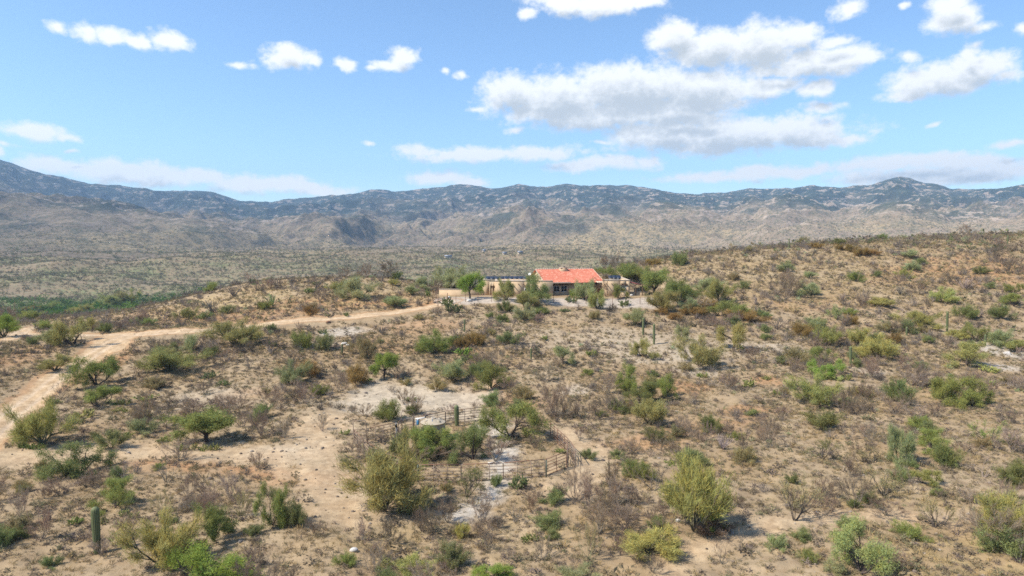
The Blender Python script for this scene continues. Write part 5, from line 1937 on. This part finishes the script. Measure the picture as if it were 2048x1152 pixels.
def zone_label(x, y):
    px = CX + x / y * FPX
    if y < 56:
        return 'front', 'one of many scattered leafless grey-mauve shrubs on the dry foreground below the corral', 'leafless shrubs of the foreground'
    if px < 640 and y < 135:
        return 'left', 'one of many scattered leafless grey-mauve shrubs on the left slope beside the dirt road', 'leafless shrubs of the left slope'
    if px < 900 and y >= 120:
        return 'knoll', 'one of many scattered leafless mauve shrubs on the orange knoll left of the house', 'leafless shrubs of the knoll'
    if px > 1330 and y > 105:
        return 'hill', 'one of many scattered leafless mauve shrubs on the big hill right of the house', 'leafless shrubs of the right hill'
    if px > 1150:
        return 'right', 'one of many scattered leafless grey shrubs on the flat ground right of the corral', 'leafless shrubs right of the corral'
    return 'mid', 'one of many scattered leafless mauve shrubs on the slope between corral and house', 'leafless shrubs of the house slope'


def scatter(n, y0, y1, power=1.0):
    """random ground points inside the view wedge, even per square metre (power 1) or nearer the camera"""
    y = np.sqrt(rng.random(n) ** power * (y1 ** 2 - y0 ** 2) + y0 ** 2)
    x = (rng.random(n) * 2 - 1) * (y * 0.80 + 3)
    return x, y


GUL = [np.array(gpx(p)) for p in ([(1400, 600), (1450, 640), (1550, 672), (1680, 705), (1800, 745), (1900, 790)], [(2048, 690), (1900, 690), (1800, 660), (1740, 625)], [(985, 640), (1000, 690), (940, 740), (900, 765)],
                                  [(1240, 780), (1300, 820), (1360, 850)], [(1100, 1010), (1200, 1040), (1330, 1080), (1440, 1080)], [(1560, 990), (1700, 1010), (1880, 1050), (2040, 1090)], [(520, 830), (600, 790), (700, 740)])]


def gully(x, y):
    d = np.min([polydist(x, y, p)[0] for p in GUL], axis=0)
    return np.exp(-(d / (1.2 + 0.02 * y)) ** 2)


# shrubs that stand as objects of their own (the nearest), the rest as one mass
x, y = scatter(21000, 38, 235)
mk, soft, ch = avoid(x, y)
cl = fbm(x / 11, y / 11, 3, 301)
keep = (mk < 0.25) & (rng.random(len(x)) > soft) & clear_of_house(x, y) & (rng.random(len(x)) < np.clip(0.30 + cl * 1.0 + 0.6 * gully(x, y), 0.04, 1))
x, y = x[keep], y[keep]
pts = np.array([(a, b, c) for a, b, c in PLACED])
ok = np.ones(len(x), bool)
for a, b, c in PLACED:
    ok &= (x - a) ** 2 + (y - b) ** 2 > (c + 0.35) ** 2
x, y = x[ok], y[ok]
corral_c = ground(930, 900)
pin = np.hypot(x - corral_c[0] + 0.5, (y - corral_c[1] + 2.0) * 0.95) < 14.0
kp = ~pin | (rng.random(len(x)) < 0.10)
x, y = x[kp], y[kp]
n = len(x)
sz = rng.lognormal(math.log(1.05), 0.48, n)
apparent = sz / y
order = np.argsort(-apparent)
zs = height(x, y)
n_obj, n_leafy = 0, 0
rest = []
n_named = sum(1 for o in COL.objects if o.name.startswith('bare_shrub'))
for i in order:
    leafy = rng.random() < 0.22
    if not leafy and n_obj < 292 - n_named and in_view(x[i], y[i], 1.0):
        tone = rng.choice(list('mmmkkw'))
        _zn, lab, grp = zone_label(x[i], y[i])
        plant('B', x[i], y[i], zs[i] - 0.04, sz[i] * 1.15, sz[i] * rng.uniform(0.7, 1.05), tone, lab, grp)
        n_obj += 1
    elif leafy and n_leafy < 150 and in_view(x[i], y[i], 1.0):
        tone = rng.choice(list('ncncndg'))
        _zn, lab, grp = zone_label(x[i], y[i])
        plant('C', x[i], y[i], zs[i] - 0.04, sz[i] * 1.0, sz[i] * rng.uniform(0.5, 0.8), tone, lab.replace('leafless mauve', 'small olive-green leafy').replace('leafless grey-mauve', 'small olive-green leafy').replace('leafless grey', 'small olive-green leafy'),
              grp.replace('leafless shrubs', 'small leafy bushes'))
        n_leafy += 1
    else:
        rest.append((x[i], y[i], zs[i], sz[i], leafy))


def merge(name, tmpl, xs, ys, zs_, sx_, sz_, cols, label, cat, var=0.18, mat=None):
    """many little plants of one kind as one mass. tmpl: list of (V, F) with the same face size"""
    n_ = len(xs)
    which = rng.integers(0, len(tmpl), n_)
    Vs, Fs, Cs, off = [], [], [], 0
    for t, (tv, tf) in enumerate(tmpl):
        I = np.where(which == t)[0]
        if not len(I):
            continue
        a = rng.uniform(0, 6.28, len(I))
        c, s = np.cos(a)[:, None], np.sin(a)[:, None]
        vx = (tv[None, :, 0] * c - tv[None, :, 1] * s) * sx_[I][:, None] + xs[I][:, None]
        vy = (tv[None, :, 0] * s + tv[None, :, 1] * c) * sx_[I][:, None] + ys[I][:, None]
        vz = tv[None, :, 2] * sz_[I][:, None] + zs_[I][:, None]
        Vs.append(np.stack([vx, vy, vz], -1).reshape(-1, 3))
        Fs.append((tf[None] + (np.arange(len(I)) * len(tv))[:, None, None]).reshape(-1, tf.shape[1]) + off)
        cc_ = np.repeat(cols[I], len(tf), 0) * rng.uniform(1 - var, 1 + var, (len(I) * len(tf), 1))
        Cs.append(cc_)
        off += len(I) * len(tv)
    me = np_mesh(name, np.concatenate(Vs), [np.concatenate(Fs)], mat or M_STUFF, False, {'Col': ('FACE', np.concatenate(Cs))})
    o = link(name, me)
    tag(o, label, cat, kind='stuff')
    return o


def tuft(seed, nb, wd, sprd, hh=(0.6, 1.0), flat=0.0):
    """blades rising from a point: (V, quads)"""
    r = np.random.default_rng(seed)
    V, F = [], []
    for i in range(nb):
        a = r.uniform(0, 6.28)
        th = R(r.uniform(5, 75)) * sprd
        L = r.uniform(*hh)
        b = np.array([r.normal(0, 0.10), r.normal(0, 0.10), 0.0])
        d = np.array([math.sin(th) * math.cos(a), math.sin(th) * math.sin(a), math.cos(th)])
        s_ = np.cross(d, r.normal(0, 1, 3))
        s_ /= np.linalg.norm(s_)
        tip = b + d * L
        mid_ = b + d * L * 0.55 + np.array([0, 0, 0.05])
        V += [b, mid_ + s_ * wd, tip, mid_ - s_ * wd]
        F.append((4 * i, 4 * i + 1, 4 * i + 2, 4 * i + 3))
    return np.array(V), np.array(F)


def puff(seed, nb, wd, ln):
    """loose leaf clump filling a half dome of unit width and height: (V, quads)"""
    r = np.random.default_rng(seed)
    V, F = [], []
    for i in range(nb):
        u = r.normal(0, 1, 3)
        u /= np.linalg.norm(u)
        u[2] = abs(u[2])
        p = u * np.array([0.5, 0.5, 0.9]) * r.uniform(0.35, 1.0)
        d = u * 0.8 + r.normal(0, 0.5, 3) + np.array([0, 0, 0.3])
        d /= np.linalg.norm(d)
        s_ = np.cross(d, r.normal(0, 1, 3))
        s_ /= np.linalg.norm(s_)
        L = ln * r.uniform(0.6, 1.3)
        V += [p - d * L / 2, p + s_ * wd, p + d * L / 2, p - s_ * wd]
        F.append((4 * i, 4 * i + 1, 4 * i + 2, 4 * i + 3))
    V = np.array(V)
    V[:, 2] = np.maximum(V[:, 2], -0.02)
    return V, np.array(F)


def pick(cols, n_, jitter=0.12):
    c = np.array(cols)[rng.integers(0, len(cols), n_)]
    return c * (1 + rng.normal(0, jitter, (n_, 1)))


TW = [tuft(40 + i, 46, 0.016, 0.85, (0.5, 1.1)) for i in range(5)]
TS = [tuft(60 + i, 16, 0.028, 0.9, (0.5, 1.1)) for i in range(5)]
PF = [puff(80 + i, 40, 0.055, 0.26) for i in range(5)]
PS = [puff(90 + i, 16, 0.10, 0.34) for i in range(5)]

# the remaining shrubs
Rr = np.array([(a, b, c, d, e) for a, b, c, d, e in rest])
bare = Rr[:, 4] < 0.5
B_ = Rr[bare]
merge('shrub_cover', TW, B_[:, 0], B_[:, 1], B_[:, 2] - 0.03, B_[:, 3] * 0.92, B_[:, 3] * 0.9, pick([TONE['m'], TONE['k'], TONE['p'], TONE['m'], (0.18, 0.15, 0.12)], len(B_)), 'grey-mauve leafless scrub thinly covering slopes and hill', 'scrub')
L_ = Rr[~bare]
merge('bush_cover', PF, L_[:, 0], L_[:, 1], L_[:, 2] - 0.03, L_[:, 3] * 0.9, L_[:, 3] * 0.6, pick([TONE['n'], TONE['c'], TONE['s'], TONE['d'], TONE['r']], len(L_)), 'low olive-green bushes dotted over slopes and hill', 'bushes')

# low dry scrub and grass
def low_cover(name, cnt, y0, y1, tm, size, colset, label, cat, seed, soft_w=1.0, strawy=0.0, hfac=0.6, power=1.0, base_p=0.35):
    x, y = scatter(cnt, y0, y1, power)
    mk, soft, ch = avoid(x, y)
    cl = fbm(x / 6, y / 6, 3, seed)
    pr = np.clip(base_p + cl * 0.55, 0.03, 1) * (1 - np.clip(soft * soft_w, 0, 0.97)) * (1 - np.clip(mk * 1.15, 0, 1)) * (1 - strawy + strawy * np.clip(ch['straw'] * 1.2 + 0.35, 0, 1))
    k = (rng.random(len(x)) < pr) & clear_of_house(x, y)
    x, y, ora = x[k], y[k], ch['orange'][k]
    s = rng.lognormal(math.log(size), 0.4, len(x))
    merge(name, tm, x, y, height(x, y) - 0.02, s, s * hfac * rng.uniform(0.7, 1.2, len(x)), pick(colset, len(x)), label, cat)


low_cover('burroweed', 42000, 38, 112, PF, 0.48, [(0.24, 0.19, 0.13), (0.21, 0.165, 0.12), (0.21, 0.195, 0.11), (0.28, 0.22, 0.13), (0.22, 0.17, 0.14)], 'knee-high brown and grey burroweed on the near slopes', 'burroweed', 401, hfac=0.6, base_p=0.48)
low_cover('dry_grass', 130000, 38, 122, TS, 0.34, [(0.40, 0.30, 0.15), (0.45, 0.325, 0.155), (0.36, 0.275, 0.155), (0.31, 0.25, 0.14), (0.27, 0.235, 0.13)], 'straw-coloured dry grass tufts over the near ground', 'grass', 402, strawy=0.45, hfac=0.7, base_p=0.42)
low_cover('hill_scrub', 85000, 105, 240, PS, 0.66, [(0.23, 0.18, 0.135), (0.20, 0.165, 0.11), (0.21, 0.195, 0.10), (0.27, 0.21, 0.12), (0.24, 0.18, 0.145), (0.32, 0.25, 0.13)], 'low brown and mauve scrub on knoll and hillsides', 'scrub', 403, hfac=0.62, base_p=0.5)
low_cover('hill_grass', 75000, 105, 240, TS, 0.5, [(0.40, 0.30, 0.15), (0.44, 0.325, 0.16), (0.34, 0.26, 0.15)], 'golden dry grass on knoll and hillsides', 'grass', 404, strawy=0.8, hfac=0.8, base_p=0.45)

# litter of stones
def ico():
    t = (1 + 5 ** 0.5) / 2
    v = np.array([(-1, t, 0), (1, t, 0), (-1, -t, 0), (1, -t, 0), (0, -1, t), (0, 1, t), (0, -1, -t), (0, 1, -t), (t, 0, -1), (t, 0, 1), (-t, 0, -1), (-t, 0, 1)], float)
    v /= np.linalg.norm(v[0])
    f = np.array([(0, 11, 5), (0, 5, 1), (0, 1, 7), (0, 7, 10), (0, 10, 11), (1, 5, 9), (5, 11, 4), (11, 10, 2), (10, 7, 6), (7, 1, 8), (3, 9, 4), (3, 4, 2), (3, 2, 6), (3, 6, 8), (3, 8, 9), (4, 9, 5), (2, 4, 11), (6, 2, 10), (8, 6, 7), (9, 8, 1)])
    return v, f


IV, IF = ico()
STN = [((IV * (1 + rng.normal(0, 0.18, (12, 1)))) * np.array([1, 0.8, 0.6]), IF) for _ in range(5)]
x, y = scatter(16000, 38, 125)
mk, soft, ch = avoid(x, y)
pr = 0.10 + 0.5 * ch['white'] + 0.3 * ch['pale'] + 0.22 * ch['sand'] + 0.2 * (fbm(x / 5, y / 5, 2, 77) > 0.4)
k = (rng.random(len(x)) < pr * (1 - 0.8 * ch['road'])) & clear_of_house(x, y)
x, y, wh = x[k], y[k], ch['white'][k]
s = rng.lognormal(math.log(0.07), 0.55, len(x)) * (1 + 0.6 * wh)
merge('stones', STN, x, y, height(x, y), s, s, np.where((wh > 0.4)[:, None], pick([(0.55, 0.51, 0.47), (0.48, 0.42, 0.37)], len(x)), pick([(0.30, 0.24, 0.19), (0.20, 0.16, 0.135), (0.42, 0.36, 0.30)], len(x))), 'small loose stones strewn over bare ground', 'stones', mat=M_STUFF)

# ------------------------------------------------------------------ the valley beyond
def valley(name, cnt, r0, r1, tm, size, cols, label, cat, fn=None, azr=(-0.72, 0.72), hfac=0.7):
    r = np.sqrt(rng.random(cnt) * (r1 ** 2 - r0 ** 2) + r0 ** 2)
    a = rng.uniform(azr[0], azr[1], cnt)
    x, y = r * np.sin(a), r * np.cos(a)
    pr = np.clip(0.58 + fbm(x / 60, y / 60, 3, 62) * 0.45, 0.1, 1) if fn is None else fn(x, y, r, a)
    k = rng.random(cnt) < pr
    x, y = x[k], y[k]
    s = rng.lognormal(math.log(size), 0.35, len(x))
    merge(name, tm, x, y, height(x, y, False) - 0.1, s, s * hfac, pick(cols, len(x)), label, cat)


valley('valley_scrub', 60000, 225, 560, PS, 1.7, [(0.27, 0.215, 0.135), (0.24, 0.235, 0.125), (0.29, 0.225, 0.145), (0.22, 0.23, 0.105), (0.30, 0.225, 0.16)], 'mixed brown and green scrub across the valley floor', 'scrub')
valley('bajada_scrub', 90000, 560, 1000, PS, 2.1, [(0.26, 0.215, 0.145), (0.23, 0.225, 0.125), (0.28, 0.22, 0.15), (0.21, 0.215, 0.11)], 'dotted scrub on the plain rising to the mountains', 'scrub')


valley('slope_scrub', 90000, 1000, 2300, PS, 2.8, [(0.25, 0.21, 0.145), (0.21, 0.215, 0.115), (0.27, 0.215, 0.155), (0.19, 0.20, 0.10)], 'dotted scrub climbing the lower mountain slopes', 'scrub')


def greenf(x, y, r, a):
    return np.clip((0.35 + fbm(x / 70, y / 50, 3, 67) * 0.9) * sstep(-0.12, -0.3, a), 0, 1)


valley('valley_bushes', 16000, 215, 640, PF, 3.0, [(0.17, 0.27, 0.075), (0.21, 0.29, 0.10), (0.15, 0.22, 0.07), (0.27, 0.30, 0.12)], 'bright green bushes across the left valley floor', 'bushes', greenf, (-0.75, -0.12), 0.62)


def bandf(x, y, r, a):
    return np.clip(np.exp(-((r - 520 - fbm(x / 150, y / 150, 2, 61) * 60) / 75) ** 2) * sstep(0.02, -0.3, a) * (0.75 + fbm(x / 40, y / 40, 2, 5)), 0, 1)


valley('riverside_wood', 3600, 380, 680, PF, 7.0, [(0.10, 0.18, 0.045), (0.13, 0.22, 0.055), (0.18, 0.25, 0.075), (0.15, 0.19, 0.075)], 'dense green wood along the dry river on the left', 'wood', bandf, (-0.75, 0.0), 0.62)
# a few big trees stand out of the river wood
RIV = [(10, 598, 24, 12), (58, 598, 24, 14), (30, 601, 16, 8), (90, 600, 20, 8), (120, 598, 16, 9), (146, 596, 20, 13), (170, 596, 16, 9), (192, 594, 26, 13), (218, 596, 22, 9), (250, 592, 22, 9), (300, 588, 26, 8), (330, 586, 18, 6)]
RLAB = ['leftmost dark green tree of the river wood beside the pole', 'big rounded dark green tree of the river wood', 'low tree between the pole and the big rounded river tree', 'light green tree right of the big rounded river tree', 'medium green river tree left of the tall pair',
        'tall dark river tree, left of the tall pair', 'small river tree between the tall pair', 'widest tall dark river tree, right of the tall pair', 'river tree right of the widest tall one', 'river tree above the left shoulder of the knoll', 'flat river tree above the knoll', 'rightmost river tree where the wood meets the knoll']
for (px, py, w_, h_), lb in zip(RIV, RLAB):
    d = ray(px, py)
    kk = 505 / math.hypot(d[0], d[1])
    x_, y_ = d[0] * kk, d[1] * kk
    ppm = FPX / y_
    o = plant('C', x_, y_, gz(x_, y_) - 0.3, w_ / ppm, h_ / ppm * 1.15, 'd', lb, 'tall trees of the river wood')
    o.name = 'river_tree'
    o['category'] = 'tree'
    for c_ in o.children:
        c_.name = 'crown' if c_.name.startswith('foliage') else 'trunk'
        if c_.name.startswith('crown'):
            c_.color = (0.08 * random.uniform(.8, 1.4), 0.17 * random.uniform(.85, 1.3), 0.028, 1)
